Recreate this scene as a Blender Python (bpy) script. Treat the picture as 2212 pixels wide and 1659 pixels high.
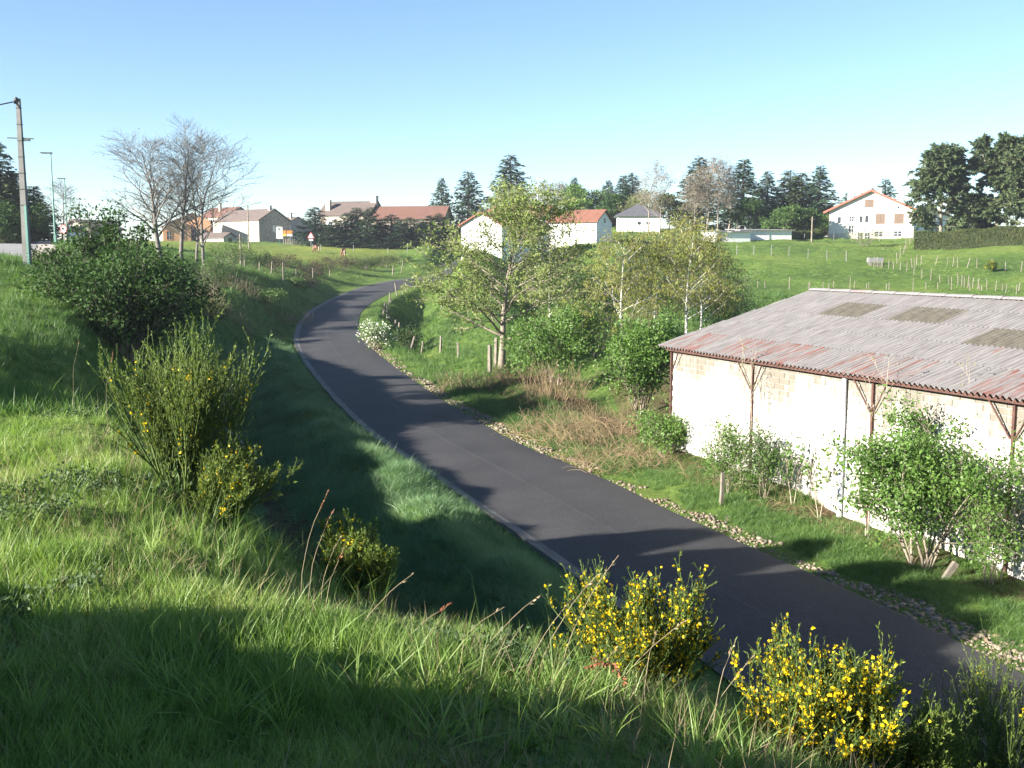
import bpy, bmesh, math, random
import numpy as np
from mathutils import Vector, Matrix

for o in list(bpy.data.objects):
    bpy.data.objects.remove(o)
scene = bpy.context.scene
COL = scene.collection
R = math.radians
RNG = np.random.default_rng(7)
random.seed(7)

# ------------------------------------------------------------ camera
F = 2238.0            # focal length for a frame 2212 wide
EYE = 7.4             # eye height above the path
TH = math.atan((829.5 - 550) / F)
cam_d = bpy.data.cameras.new('camera')
cam_d.sensor_width = 36
cam_d.lens = 36 * F / 2212
cam_d.clip_start = 0.1
cam_d.clip_end = 6000
cam = bpy.data.objects.new('camera', cam_d)
COL.objects.link(cam)
cam.location = (0, 0, EYE)
cam.rotation_euler = (math.pi / 2 - TH, 0, 0)
scene.camera = cam

# ------------------------------------------------------------ sky and sun
SUN_EL = R(21.3)
SUN_DIR = Vector((0.895, 0.446, 0)).normalized()      # horizontal direction the light travels
world = bpy.data.worlds.new('World')
scene.world = world
world.use_nodes = True
wn = world.node_tree
wn.nodes.clear()
sky = wn.nodes.new('ShaderNodeTexSky')
sky.sky_type = 'NISHITA'
sky.sun_disc = False
sky.sun_elevation = SUN_EL
sky.sun_rotation = math.atan2(-SUN_DIR.x, -SUN_DIR.y)
sky.altitude = 1000
sky.air_density = 1.0
sky.dust_density = 0.0
sky.ozone_density = 3.2
bg = wn.nodes.new('ShaderNodeBackground')
bg.inputs[1].default_value = 0.055
wo = wn.nodes.new('ShaderNodeOutputWorld')
wn.links.new(sky.outputs[0], bg.inputs[0])
wn.links.new(bg.outputs[0], wo.inputs[0])
sun_d = bpy.data.lights.new('sun', 'SUN')
sun_d.energy = 5.0
sun_d.angle = R(0.5)
sun_d.color = (1.0, 0.93, 0.82)
sun = bpy.data.objects.new('sun', sun_d)
COL.objects.link(sun)
sun.rotation_euler = Vector((SUN_DIR.x * math.cos(SUN_EL), SUN_DIR.y * math.cos(SUN_EL), -math.sin(SUN_EL))).to_track_quat('-Z', 'Y').to_euler()
sun.location = (-60, -30, 60)

scene.render.engine = 'CYCLES'
scene.view_settings.view_transform = 'Standard'
scene.view_settings.look = 'None'
scene.view_settings.gamma = 1
scene.view_settings.use_curve_mapping = False
scene.view_settings.exposure = 2.08
scene.cycles.max_bounces = 6
scene.cycles.transparent_max_bounces = 6

# ------------------------------------------------------------ points from sight lines
def ray(x, y):
    u = (x - 1106) / F
    v = (829.5 - y) / F
    return np.array([u, math.cos(TH) + v * math.sin(TH), -math.sin(TH) + v * math.cos(TH)])
def pt(x, y, Y):
    r = ray(x, y)
    p = r * (Y / r[1])
    return np.array([p[0], p[1], p[2] + EYE])
def mpp(Y):
    return Y / F      # metres per frame unit at distance Y

# ------------------------------------------------------------ the path's two edges
S = 1.1935
def ZP(y):
    t = np.maximum(0, np.asarray(y, float) - 66)
    return 0.045 * t * t / (t + 15)
def _onpath(x, y):
    r = ray(x, y); r = r / r[1]; Y = 50.0
    for _ in range(200):
        Y = 0.6 * Y + 0.4 * (EYE - float(ZP(Y))) / -r[2]
    return (r[0] * Y, Y)
_L = [(16.1, -21.5), (11.9, -7), (9.07, 2.4), (6.44, 9.5), (3.6, 17.9)] + [_onpath(*q) for q in [(1270, 1245), (1090, 1122), (937, 1022), (875, 979), (821, 945), (779, 910), (733, 864), (699, 826), (668, 784), (647, 753), (641, 726), (645, 715), (656, 692), (672, 672), (702, 657), (737, 638), (768, 626), (821, 611), (871, 603), (950, 597)]]
_R = [(21.4, -21.5), (17.2, -7), (14.2, 2.4), (11.7, 9.5)] + [_onpath(*q) for q in [(2088, 1395), (2009, 1352), (1890, 1296), (1731, 1229), (1572, 1158), (1453, 1106), (1334, 1046), (1236, 1001), (1163, 978), (1090, 945), (1029, 907), (967, 872), (906, 830), (852, 791), (802, 753), (779, 722), (771, 699), (777, 672), (806, 651), (837, 634), (880, 618), (930, 607), (1000, 600)]]
_L = np.array(_L)
_R = np.array(_R)
_yy = np.arange(-20, 285, 0.5)
def _sm(tab):
    x = np.interp(_yy, tab[:, 1], tab[:, 0])
    out = x.copy()
    for i in range(len(_yy)):
        w = max(2.0, min(8.0, _yy[i] * 0.08))
        k = np.exp(-((_yy - _yy[i]) / w) ** 2)
        k = k[(slice(None))]
        # local linear fit keeps straight stretches straight
        A = np.stack([np.ones_like(_yy), _yy - _yy[i]], 1)
        AtA = (A * k[:, None]).T @ A
        out[i] = np.linalg.solve(AtA, (A * k[:, None]).T @ x)[0]
    return out
_xl, _xr = _sm(_L), _sm(_R)
_cs = np.cos(np.arctan(np.gradient((_xl + _xr) / 2, _yy)))
def XL(y): return np.interp(y, _yy, _xl)
def XR(y): return np.interp(y, _yy, _xr)
def CS(y): return np.interp(y, _yy, _cs)

# ------------------------------------------------------------ terrain
CP = []
def cp(x, y, Y): CP.append(tuple(pt(x, y, Y)))
def cw(X, Y, zrel): CP.append((X, Y, zrel + EYE))
# bank the photographer stands on
for X, Y, z in [(0, 0, -1.68), (-2, 1.5, -1.68), (0.5, 2, -1.75), (-1, 3.5, -1.72), (-3, 5, -1.68), (-2, 6, -1.72), (-4, 8, -1.72), (-3, 2, -1.68), (-5, 10, -1.78), (-6, 11.5, -1.82), (-7.5, 9, -1.8), (-6, 7, -1.74), (-5.8, 12.6, -1.95), (-8, 5, -1.6), (-12, 8, -1.7),
                (-14, -2, -1.6), (-6, -6, -1.6), (-25, -10, -1.4), (2, -6, -1.7), (-30, 15, -1.5), (-18, 14, -2.4), (-12, 17, -2.8), (6, -14, -2), (-60, -40, 0), (0, -60, 0), (60, -60, -6)]:
    cw(X, Y, z)
for a in [(0, 815, 13.5), (130, 828, 12), (250, 870, 10.2), (350, 980, 8.2), (450, 1120, 6.5), (560, 1200, 5.8), (700, 1290, 5.0), (850, 1350, 4.6), (1000, 1385, 4.4), (1150, 1420, 4.2), (1300, 1490, 3.9), (1480, 1590, 3.55), (1620, 1659, 3.3), (-150, 800, 14)]:
    cp(a[0], a[1] + 0.17 / a[2] * F, a[2])
# its slope down to the gully and the path
for X, Y, z in [(1.6, 5.0, -2.6), (2.6, 4.0, -2.9), (3.6, 2.5, -2.7), (2.3, 8, -4.6), (4.2, 8.5, -5.9), (0.3, 7.2, -3.2), (0.2, 11, -5.4), (-1.2, 8.6, -3.3), (-1.6, 13, -5.3), (-3.1, 12, -3.9), (-5.2, 14.5, -3.2), (-5.6, 22, -5.2), (-8.2, 19, -3.4), (-9.5, 30, -6.0), (-4.6, 19, -5.9),
                (6.2, 4, -5.5), (7, -2, -4.5), (-12, 24, -3.3), (-9, 25, -4.6), (-3, 16.5, -6.2)]:
    cw(X, Y, z)
# road bank on the left
for a in [(150, 800, 30), (0, 750, 28), (0, 700, 34), (0, 640, 40), (0, 590, 47), (60, 575, 50), (100, 610, 46), (0, 560, 60), (60, 537, 110), (120, 522, 95), (145, 521, 135), (10, 522, 130), (-300, 560, 60), (-600, 560, 60), (-300, 520, 130),
          (270, 695, 42), (200, 640, 44), (420, 695, 68), (380, 690, 72), (330, 650, 74), (400, 720, 57), (330, 760, 45), (450, 700, 71), (450, 760, 64), (450, 640, 84), (400, 557, 100), (330, 545, 106), (240, 532, 100), (500, 640, 92), (500, 700, 83), (500, 755, 76), (560, 690, 89), (560, 640, 98), (600, 645, 101), (612, 596, 122), (560, 590, 120), (520, 575, 124), (640, 612, 124), (700, 596, 150), (650, 580, 146), (750, 574, 168), (850, 568, 196),
          (683, 546, 200), (740, 558, 185), (900, 545, 210), (600, 540, 215), (570, 522, 270), (510, 522, 270), (700, 530, 240), (900, 530, 240), (410, 522, 265), (300, 522, 200)]:
    cp(*a)
# right of the path and the meadow
for a in [(1083, 792, 63), (950, 735, 82), (1000, 690, 95), (950, 655, 125), (1150, 660, 110), (1005, 552, 135), (1060, 552, 135), (1150, 560, 140), (1250, 525, 165), (1380, 500, 205), (1200, 610, 125), (1300, 650, 100), (1480, 655, 95), (1480, 745, 62), (1350, 790, 58), (1200, 830, 55), (1370, 900, 44),
          (1600, 640, 110), (1700, 632, 118), (2000, 632, 118), (2212, 640, 115), (2500, 650, 112), (1650, 570, 140), (2000, 560, 148), (1700, 520, 175), (1600, 517, 180), (1800, 516, 195), (1900, 516, 200), (1960, 517, 200), (2030, 535, 165), (2212, 575, 135), (2500, 575, 135), (2100, 560, 140), (2212, 512, 165), (2100, 512, 165), (2500, 512, 165)]:
    cp(*a)
for X, Y, z in [(-26, 81, -4.0), (-30, 78.5, -2.7), (-28, 90, -2.6), (-31, 88, -1.5), (14, 42, -7.4), (24, 34, -7.4), (34, 42, -7.2), (22, 55, -7.0), (40, 70, -6.4), (26, 80, -6.2), (16, 28, -7.5), (25, 15, -7.5), (60, 20, -7), (80, 60, -6), (110, 100, -3), (40, -10, -7.3), (15, 65, -7.0), (5, 45, -7.3),
                (-120, 330, 3.4), (0, 330, 3.8), (120, 330, 4.5), (200, 200, 3.5), (-200, 150, 2), (-300, 350, 3), (300, 350, 4), (-150, 30, -.5), (-90, 90, .5), (-60, 50, -.6)]:
    cw(X, Y, z)
CP = np.array(CP)
_K = 6.0
def _uv(x, y): return np.arcsinh(x / _K), np.arcsinh(y / _K)
_cu, _cv = _uv(CP[:, 0], CP[:, 1])
def _phi(r2): return 0.5 * r2 * np.log(r2 + 1e-12)
_n = len(CP)
_A = np.zeros((_n + 3, _n + 3))
_A[:_n, :_n] = _phi((_cu[:, None] - _cu) ** 2 + (_cv[:, None] - _cv) ** 2) + 0.004 * np.eye(_n)
_A[:_n, _n] = 1; _A[:_n, _n + 1] = _cu; _A[:_n, _n + 2] = _cv
_A[_n:, :_n] = _A[:_n, _n:].T
_w = np.linalg.solve(_A, np.concatenate([CP[:, 2], [0, 0, 0]]))
def _sst(t):
    t = np.clip(t, 0, 1)
    return t * t * (3 - 2 * t)
def _hash_noise(x, y, sc, seed):
    x = x / sc; y = y / sc
    xi = np.floor(x); yi = np.floor(y)
    fx = _sst(x - xi); fy = _sst(y - yi)
    def h(a, b):
        v = np.sin(a * 127.1 + b * 311.7 + seed * 74.7) * 43758.5453
        return v - np.floor(v)
    return (h(xi, yi) * (1 - fx) + h(xi + 1, yi) * fx) * (1 - fy) + (h(xi, yi + 1) * (1 - fx) + h(xi + 1, yi + 1) * fx) * fy - 0.5
SHADE_RIDGE = [(-11.4, 18.8, 2.9, .9), (-10.6, 16.6, 3.5, .9), (-9.5, 14.6, 3.0, .9), (-9.4, 12.7, 3.3, .9), (-9.4, 11.0, 2.6, .85), (-9.6, 9.5, 2.1, .8), (-8.4, 3.5, 1.1, .7), (-7.1, 3.2, 1.62, .7), (-6.3, 2.75, 1.78, .65), (-5.5, 2.4, 1.88, .65), (-4.7, 2.1, 1.78, .65), (-4.1, 1.75, 1.85, .6), (-3.5, 1.4, 1.82, .6), (-2.9, 0.6, 2.0, 0.7), (-2.2, -0.5, 2.05, 0.8), (-1.4, -1.5, 2.0, .8), (-0.2, -2.5, 2.1, .9), (1.0, -3.3, 2.0, 1.0), (2.3, -4.0, 1.8, 1.0)]  # invented humps outside the frame, placed only to cast shadows into it
def G(x, y):
    x = np.asarray(x, float); y = np.asarray(y, float)
    sh = np.broadcast(x, y).shape
    x = np.broadcast_to(x, sh).ravel(); y = np.broadcast_to(y, sh).ravel()
    z = np.empty(len(x))
    for i in range(0, len(x), 20000):
        u, v = _uv(x[i:i + 20000], y[i:i + 20000])
        z[i:i + 20000] = _phi((u[:, None] - _cu) ** 2 + (v[:, None] - _cv) ** 2) @ _w[:_n] + _w[_n] + _w[_n + 1] * u + _w[_n + 2] * v
    r = np.hypot(x, y)
    t = _sst((r - 300) / 150)
    z = z * (1 - t) + (EYE + 2.5) * t
    # lumps
    near = np.clip(r / 30, 0.15, 1.0)
    z = z + near * (0.35 * _hash_noise(x, y, 3.1, 1) + 0.16 * _hash_noise(x, y, 1.3, 2)) + 0.05 * _hash_noise(x, y, 0.45, 3)
    # added mounds out of view, shaped to shade the foreground and the path
    rd = np.zeros(len(x))
    for (a, b, h, s) in SHADE_RIDGE:
        rd = np.maximum(rd, h * np.exp(-(((x - a) ** 2 + (y - b) ** 2) / (2 * s * s)) ** 1.2))
    z = z + rd
    # cross-section of the path, its verge mound and the gully beside it
    yc = np.clip(y, -18, 280)
    c = CS(yc)
    dl = (XL(yc) - x) * c            # >0 left of the path
    dr = (x - XR(yc)) * c            # >0 right of it
    zp = ZP(yc)
    fade = 1 - _sst((y - 66) / 22)
    near2 = _sst((y - 14) / 8)
    mound = 0.95 * np.exp(-((dl - 2.4) / 1.15) ** 2) * (0.8 + 1.5 * _hash_noise(x, y, 2.6, 9) + 0.5 * _hash_noise(x, y, 1.1, 10)) + 0.12 * _sst((dl - .5) / .5)
    gully = -0.5 * np.exp(-((dl - 5.6) / 1.1) ** 2)
    prof_l = zp + (mound + gully) * fade * near2 - 0.03
    wl = (1 - _sst((dl - (0.8 + 5.4 * fade * near2)) / (2.5 + 2.5 * fade * near2 + 0.012 * np.maximum(y, 0))))
    prof_r = zp - 0.04 + 0.10 * _sst((dr - .9) / .6) - 0.35 * _sst((dr - 2.0) / 1.4)
    wr = 1 - _sst((dr - 1.6) / (2.2 + 0.012 * np.maximum(y, 0)))
    ok = (y > -18) & (y < 280)
    left = (dl > 0) & ok
    right = (dr > 0) & ok
    z = np.where(left, z * (1 - wl) + prof_l * wl, z)
    z = np.where(right, z * (1 - wr) + prof_r * wr, z)
    ins = ok & (dl <= 0.0) & (dr <= 0.0)
    z = np.where(ins, zp - 0.05, z)
    strip = ok & (dl < 0.75 + 0.004 * np.maximum(y, 0)) & (dr < 0.45)
    z = np.where(strip & ~ins, np.minimum(z, zp - 0.03), z)
    return z.reshape(sh)
def g(x, y): return float(G(np.array([x]), np.array([y]))[0])
def gp(x, y, lo=1.5, hi=320):
    """where the sight line through frame point x,y meets the ground"""
    r = ray(x, y); r = r / r[1]
    Y = np.exp(np.linspace(math.log(lo), math.log(hi), 700))
    d = EYE + r[2] * Y - G(r[0] * Y, Y)
    i = np.argmax(d < 0)
    if d[i] >= 0:
        i = len(Y) - 1
    y_ = Y[i]
    return np.array([r[0] * y_, y_, g(r[0] * y_, y_)])
def at(x, Y):
    """ground point straight below frame column x at distance Y"""
    X = (x - 1106) / F * Y
    # exact column: solve with the ground height
    z = g(X, Y)
    for _ in range(4):
        dep = Y * math.cos(TH) - (z - EYE) * math.sin(TH)
        X = (x - 1106) / F * dep
        z = g(X, Y)
    return np.array([X, Y, z])

# ------------------------------------------------------------ object helpers
def tag(o, label=None, cat=None, group=None, kind=None):
    if label: o['label'] = label
    if cat: o['category'] = cat
    if group: o['group'] = group
    if kind: o['kind'] = kind
    return o
def mesh_obj(name, v, f, mat, parent=None, smooth=False, mi=None):
    me = bpy.data.meshes.new(name)
    v = np.asarray(v, np.float32)
    if isinstance(f, np.ndarray):
        n, k = f.shape
        me.vertices.add(len(v)); me.vertices.foreach_set('co', v.ravel())
        me.loops.add(n * k); me.loops.foreach_set('vertex_index', f.astype(np.int32).ravel())
        me.polygons.add(n)
        me.polygons.foreach_set('loop_start', np.arange(0, n * k, k, dtype=np.int32))
        me.polygons.foreach_set('loop_total', np.full(n, k, np.int32))
        me.update(calc_edges=True)
    else:
        me.from_pydata([tuple(map(float, p)) for p in v], [], f)
        me.update()
    for m in (mat if isinstance(mat, (list, tuple)) else [mat]):
        me.materials.append(m)
    if mi is not None:
        me.polygons.foreach_set('material_index', np.asarray(mi, np.int32))
    if smooth:
        me.polygons.foreach_set('use_smooth', np.ones(len(me.polygons), bool))
    o = bpy.data.objects.new(name, me)
    COL.objects.link(o)
    if parent: o.parent = parent
    return o
def empty(name, loc=(0, 0, 0), rz=0, parent=None):
    o = bpy.data.objects.new(name, None)
    o.empty_display_size = 0.3
    COL.objects.link(o)
    o.location = [float(c) for c in loc]
    o.rotation_euler = (0, 0, rz)
    if parent: o.parent = parent
    return o
def copy_tree(o, parent=None):
    c = o.copy()
    COL.objects.link(c)
    c.parent = parent
    for ch in list(o.children):
        copy_tree(ch, c)
    return c
class MB:
    """collects simple shapes into one mesh"""
    def __init__(s): s.v = []; s.f = []; s.mi = []
    def add(s, v, f, mi=0):
        b = len(s.v)
        s.v += [tuple(map(float, p)) for p in v]
        s.f += [tuple(i + b for i in q) for q in f]
        s.mi += [mi] * len(f)
    def box(s, x0, x1, y0, y1, z0, z1, mi=0):
        s.add([(x0, y0, z0), (x1, y0, z0), (x1, y1, z0), (x0, y1, z0), (x0, y0, z1), (x1, y0, z1), (x1, y1, z1), (x0, y1, z1)],
              [(0, 3, 2, 1), (4, 5, 6, 7), (0, 1, 5, 4), (1, 2, 6, 5), (2, 3, 7, 6), (3, 0, 4, 7)], mi)
    def bar(s, a, b, w, h, up=(0, 0, 1), mi=0, w2=None, h2=None):
        a = Vector(a); b = Vector(b); t = (b - a).normalized()
        up = Vector(up)
        if abs(t.dot(up)) > 0.95: up = Vector((1, 0, 0))
        sd = t.cross(up).normalized(); u = sd.cross(t)
        w2 = w if w2 is None else w2; h2 = h if h2 is None else h2
        q = []
        for p, ww, hh in ((a, w, h), (b, w2, h2)):
            q += [p - sd * ww / 2 - u * hh / 2, p + sd * ww / 2 - u * hh / 2, p + sd * ww / 2 + u * hh / 2, p - sd * ww / 2 + u * hh / 2]
        s.add(q, [(0, 3, 2, 1), (4, 5, 6, 7), (0, 1, 5, 4), (1, 2, 6, 5), (2, 3, 7, 6), (3, 0, 4, 7)], mi)
    def tube(s, pts, rad, k=8, mi=0, cap=True):
        pts = [Vector(p) for p in pts]
        n = len(pts)
        if not hasattr(rad, '__len__'): rad = [rad] * n
        v = []; f = []
        for i, p in enumerate(pts):
            t = (pts[min(i + 1, n - 1)] - pts[max(i - 1, 0)]).normalized()
            ref = Vector((0, 0, 1)) if abs(t.z) < 0.9 else Vector((1, 0, 0))
            a = t.cross(ref).normalized(); b = t.cross(a)
            for j in range(k):
                an = 2 * math.pi * j / k
                v.append(p + (a * math.cos(an) + b * math.sin(an)) * rad[i])
        for i in range(n - 1):
            for j in range(k):
                f.append((i * k + j, i * k + (j + 1) % k, (i + 1) * k + (j + 1) % k, (i + 1) * k + j))
        if cap:
            f.append(tuple(range(k))); f.append(tuple((n - 1) * k + j for j in range(k))[::-1])
        s.add(v, f, mi)
    def build(s, name, mat, parent=None, smooth=False):
        return mesh_obj(name, s.v, s.f, mat, parent, smooth, s.mi if max(s.mi + [0]) > 0 else None)

def tubes_batch(P, Rd, k):
    """P (B,n,3), Rd (B,n): many tubes as arrays"""
    P = np.asarray(P, float); B, n, _ = P.shape
    T = np.empty_like(P)
    T[:, 1:-1] = P[:, 2:] - P[:, :-2]; T[:, 0] = P[:, 1] - P[:, 0]; T[:, -1] = P[:, -1] - P[:, -2]
    T /= np.linalg.norm(T, axis=2, keepdims=True) + 1e-9
    ref = np.zeros_like(P); ref[..., 2] = 1
    m = np.abs(T[..., 2]) > 0.9
    ref[m] = (1, 0, 0)
    A = np.cross(T, ref); A /= np.linalg.norm(A, axis=2, keepdims=True) + 1e-9
    Bn = np.cross(T, A)
    an = np.arange(k) * 2 * math.pi / k
    V = P[:, :, None, :] + (A[:, :, None, :] * np.cos(an)[None, None, :, None] + Bn[:, :, None, :] * np.sin(an)[None, None, :, None]) * np.asarray(Rd)[:, :, None, None]
    V = V.reshape(-1, 3)
    b = (np.arange(B) * n * k)[:, None, None]
    i = (np.arange(n - 1) * k)[None, :, None]
    j = np.arange(k)[None, None, :]; j2 = (j + 1) % k
    Fq = np.stack([b + i + j, b + i + j2, b + i + k + j2, b + i + k + j], -1).reshape(-1, 4)
    return V, Fq
def leaf_quads(C, D, N, L, W):
    """diamond leaves: centre-base C, direction D, side from N; kinked a little at the middle"""
    D = D / (np.linalg.norm(D, axis=1, keepdims=True) + 1e-9)
    Sd = np.cross(D, N); Sd /= np.linalg.norm(Sd, axis=1, keepdims=True) + 1e-9
    L = np.asarray(L).reshape(-1, 1); W = np.asarray(W).reshape(-1, 1)
    a = C; b = C + D * L * 0.45 + Sd * W * 0.5; c = C + D * L; d = C + D * L * 0.45 - Sd * W * 0.5
    V = np.stack([a, b, c, d], 1).reshape(-1, 3)
    Fq = np.arange(len(C) * 4).reshape(-1, 4)
    return V, Fq
def merge(parts):
    V = []; Fs = []; b = 0
    for v, f in parts:
        if len(v) == 0: continue
        V.append(v); Fs.append(f + b); b += len(v)
    return np.concatenate(V), np.concatenate(Fs)
def rdir(n, rng=RNG):
    d = rng.normal(size=(n, 3))
    return d / np.linalg.norm(d, axis=1, keepdims=True)
# ------------------------------------------------------------ materials
def newmat(name):
    m = bpy.data.materials.new(name); m.use_nodes = True
    nt = m.node_tree
    b = nt.nodes['Principled BSDF']
    return m, nt, b
def nnode(nt, t, **kw):
    n = nt.nodes.new(t)
    for k, v in kw.items(): setattr(n, k, v)
    return n
def ramp(nt, fac, stops):
    r = nnode(nt, 'ShaderNodeValToRGB')
    e = r.color_ramp.elements
    while len(e) < len(stops): e.new(0.5)
    for i, (p, c) in enumerate(stops):
        e[i].position = p; e[i].color = (*c, 1)
    nt.links.new(fac, r.inputs[0])
    return r.outputs[0]
def wpos(nt):
    return nnode(nt, 'ShaderNodeNewGeometry').outputs['Position']
def noise(nt, vec, scale, detail=4, rough=0.55, dim='3D'):
    n = nnode(nt, 'ShaderNodeTexNoise')
    n.inputs['Scale'].default_value = scale
    n.inputs['Detail'].default_value = detail
    n.inputs['Roughness'].default_value = rough
    if vec is not None: nt.links.new(vec, n.inputs['Vector'])
    return n.outputs['Fac']
def mixc(nt, fac, a, b, bt='MIX'):
    m = nnode(nt, 'ShaderNodeMix', data_type='RGBA', blend_type=bt)
    for s, v in ((m.inputs[0], fac), (m.inputs[6], a), (m.inputs[7], b)):
        if hasattr(v, 'links') or isinstance(v, bpy.types.NodeSocket): nt.links.new(v, s)
        elif isinstance(v, (int, float)): s.default_value = v
        else: s.default_value = (*v, 1)
    return m.outputs[2]
def bump(nt, b, h, strength=0.4, dist=0.02):
    n = nnode(nt, 'ShaderNodeBump')
    n.inputs['Strength'].default_value = strength
    n.inputs['Distance'].default_value = dist
    nt.links.new(h, n.inputs['Height'])
    nt.links.new(n.outputs[0], b.inputs['Normal'])
def plain(name, c, rough=0.8, var=0.25, scale=3.0, metal=0.0, bmp=0.0, bscale=30, obj=False):
    m, nt, b = newmat(name)
    vec = wpos(nt)
    if obj: vec = nnode(nt, 'ShaderNodeTexCoord').outputs['Object']
    f = noise(nt, vec, scale, 6, 0.65)
    lo = tuple(x * (1 - var) for x in c); hi = tuple(min(1, x * (1 + var)) for x in c)
    nt.links.new(ramp(nt, f, [(0.3, lo), (0.7, hi)]), b.inputs['Base Color'])
    b.inputs['Roughness'].default_value = rough
    b.inputs['Metallic'].default_value = metal
    if bmp: bump(nt, b, noise(nt, vec, bscale, 5), bmp, 0.02)
    return m
def leafmat(name, cols, trans=0.35, rough=0.55, spec=0.3, patch=0.0):
    """leaves: colour varies leaf by leaf, light passes through"""
    m, nt, b = newmat(name)
    gm = nnode(nt, 'ShaderNodeNewGeometry')
    rnd = gm.outputs['Random Per Island']
    if patch:
        n = noise(nt, gm.outputs['Position'], patch, 3)
        ma = nnode(nt, 'ShaderNodeMath', operation='MULTIPLY_ADD')
        nt.links.new(rnd, ma.inputs[0]); ma.inputs[1].default_value = 0.5
        mb = nnode(nt, 'ShaderNodeMath', operation='MULTIPLY_ADD')
        nt.links.new(n, mb.inputs[0]); mb.inputs[1].default_value = 1.6; mb.inputs[2].default_value = -0.55
        nt.links.new(mb.outputs[0], ma.inputs[2])
        rnd = ma.outputs[0]
    k = len(cols)
    col = ramp(nt, rnd, [(i / max(1, k - 1), c) for i, c in enumerate(cols)])
    nt.links.new(col, b.inputs['Base Color'])
    b.inputs['Roughness'].default_value = rough
    b.inputs['Specular IOR Level'].default_value = spec
    tr = nnode(nt, 'ShaderNodeBsdfTranslucent')
    tc = mixc(nt, 1.0, col, (1.15, 1.25, 0.6), 'MULTIPLY')
    nt.links.new(tc, tr.inputs[0])
    mx = nnode(nt, 'ShaderNodeMixShader')
    mx.inputs[0].default_value = trans
    nt.links.new(b.outputs[0], mx.inputs[1]); nt.links.new(tr.outputs[0], mx.inputs[2])
    nt.links.new(mx.outputs[0], nt.nodes['Material Output'].inputs[0])
    return m
M = {}
M['bark_grey'] = plain('bark_grey', (0.20, 0.17, 0.13), 0.9, 0.4, 2.5, bmp=0.6, bscale=14)
M['bark_dark'] = plain('bark_dark', (0.09, 0.075, 0.055), 0.9, 0.4, 3, bmp=0.6, bscale=14)
M['bark_pale'] = plain('bark_pale', (0.36, 0.31, 0.24), 0.9, 0.3, 3)
M['bark_ash'] = plain('bark_ash', (0.125, 0.113, 0.098), 0.9, 0.3, 2)
M['twig_dark'] = plain('twig_dark', (0.12, 0.11, 0.10), 0.9, 0.3, 1.2)
M['twig_violet'] = plain('twig_violet', (0.25, 0.20, 0.17), 0.9, 0.3, 1.2)
M['cane'] = leafmat('cane', [(0.20, 0.14, 0.075), (0.32, 0.24, 0.135), (0.15, 0.10, 0.06), (0.38, 0.30, 0.18)], 0.1, 0.8)
m, nt, b = newmat('birch_bark'); M['birch_bark'] = m
mp = nnode(nt, 'ShaderNodeMapping'); mp.inputs['Scale'].default_value = (2, 2, 7)
nt.links.new(wpos(nt), mp.inputs[0])
nt.links.new(ramp(nt, noise(nt, mp.outputs[0], 1.6, 4, .6), [(0.40, (0.06, 0.05, 0.045)), (0.47, (0.62, 0.59, 0.54)), (0.8, (0.80, 0.78, 0.74))]), b.inputs['Base Color'])
b.inputs['Roughness'].default_value = 0.7
M['leaf_elder'] = leafmat('leaf_elder', [(0.020, 0.042, 0.012), (0.036, 0.075, 0.018), (0.055, 0.105, 0.026)], 0.22, 0.7, 0.15, 0.9)
M['leaf_fresh'] = leafmat('leaf_fresh', [(0.055, 0.11, 0.022), (0.09, 0.17, 0.035), (0.14, 0.23, 0.05)], 0.35, 0.5, 0.3, 1.1)
M['leaf_mid'] = leafmat('leaf_mid', [(0.04, 0.085, 0.022), (0.07, 0.13, 0.03), (0.10, 0.17, 0.04)], 0.3, 0.5, 0.3, 0.8)
M['leaf_maple'] = leafmat('leaf_maple', [(0.12, 0.16, 0.045), (0.17, 0.225, 0.06), (0.22, 0.28, 0.08), (0.15, 0.16, 0.06)], 0.35, 0.55, 0.3, 0.5)
M['leaf_birch'] = leafmat('leaf_birch', [(0.13, 0.17, 0.035), (0.19, 0.22, 0.05), (0.24, 0.22, 0.06), (0.12, 0.17, 0.035)], 0.35, 0.6, 0.2, 0.5)
M['bud_pale'] = leafmat('bud_pale', [(0.19, 0.17, 0.13), (0.14, 0.125, 0.09), (0.24, 0.21, 0.165)], 0.2, 0.8, 0.1)
M['bud_green'] = leafmat('bud_green', [(0.16, 0.20, 0.07), (0.12, 0.14, 0.05), (0.20, 0.22, 0.10)], 0.3, 0.8, 0.1)
M['needle'] = leafmat('needle', [(0.018, 0.040, 0.024), (0.035, 0.068, 0.036), (0.056, 0.094, 0.045)], 0.08, 0.7, 0.15, 0.35)
M['needle_warm'] = leafmat('needle_warm', [(0.026, 0.046, 0.022), (0.048, 0.075, 0.032), (0.072, 0.096, 0.04), (0.082, 0.082, 0.042)], 0.08, 0.7, 0.15, 0.35)
M['hedge_leaf'] = leafmat('hedge_leaf', [(0.030, 0.045, 0.014), (0.055, 0.075, 0.022), (0.085, 0.085, 0.032)], 0.12, 0.7, 0.15, 0.5)
M['heather'] = leafmat('heather', [(0.065, 0.05, 0.035), (0.10, 0.075, 0.055), (0.05, 0.055, 0.025), (0.13, 0.095, 0.075)], 0.12, 0.8, 0.1, 0.8)
M['broom_stem'] = leafmat('broom_stem', [(0.045, 0.075, 0.022), (0.07, 0.11, 0.03), (0.10, 0.14, 0.04)], 0.12, 0.6, 0.2)
M['broom_leaf'] = leafmat('broom_leaf', [(0.075, 0.115, 0.022), (0.12, 0.17, 0.03), (0.18, 0.22, 0.045)], 0.35, 0.55, 0.2)
M['broom_flower'] = leafmat('broom_flower', [(0.70, 0.48, 0.012), (0.78, 0.58, 0.015), (0.82, 0.66, 0.03)], 0.3, 0.5, 0.3)
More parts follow.
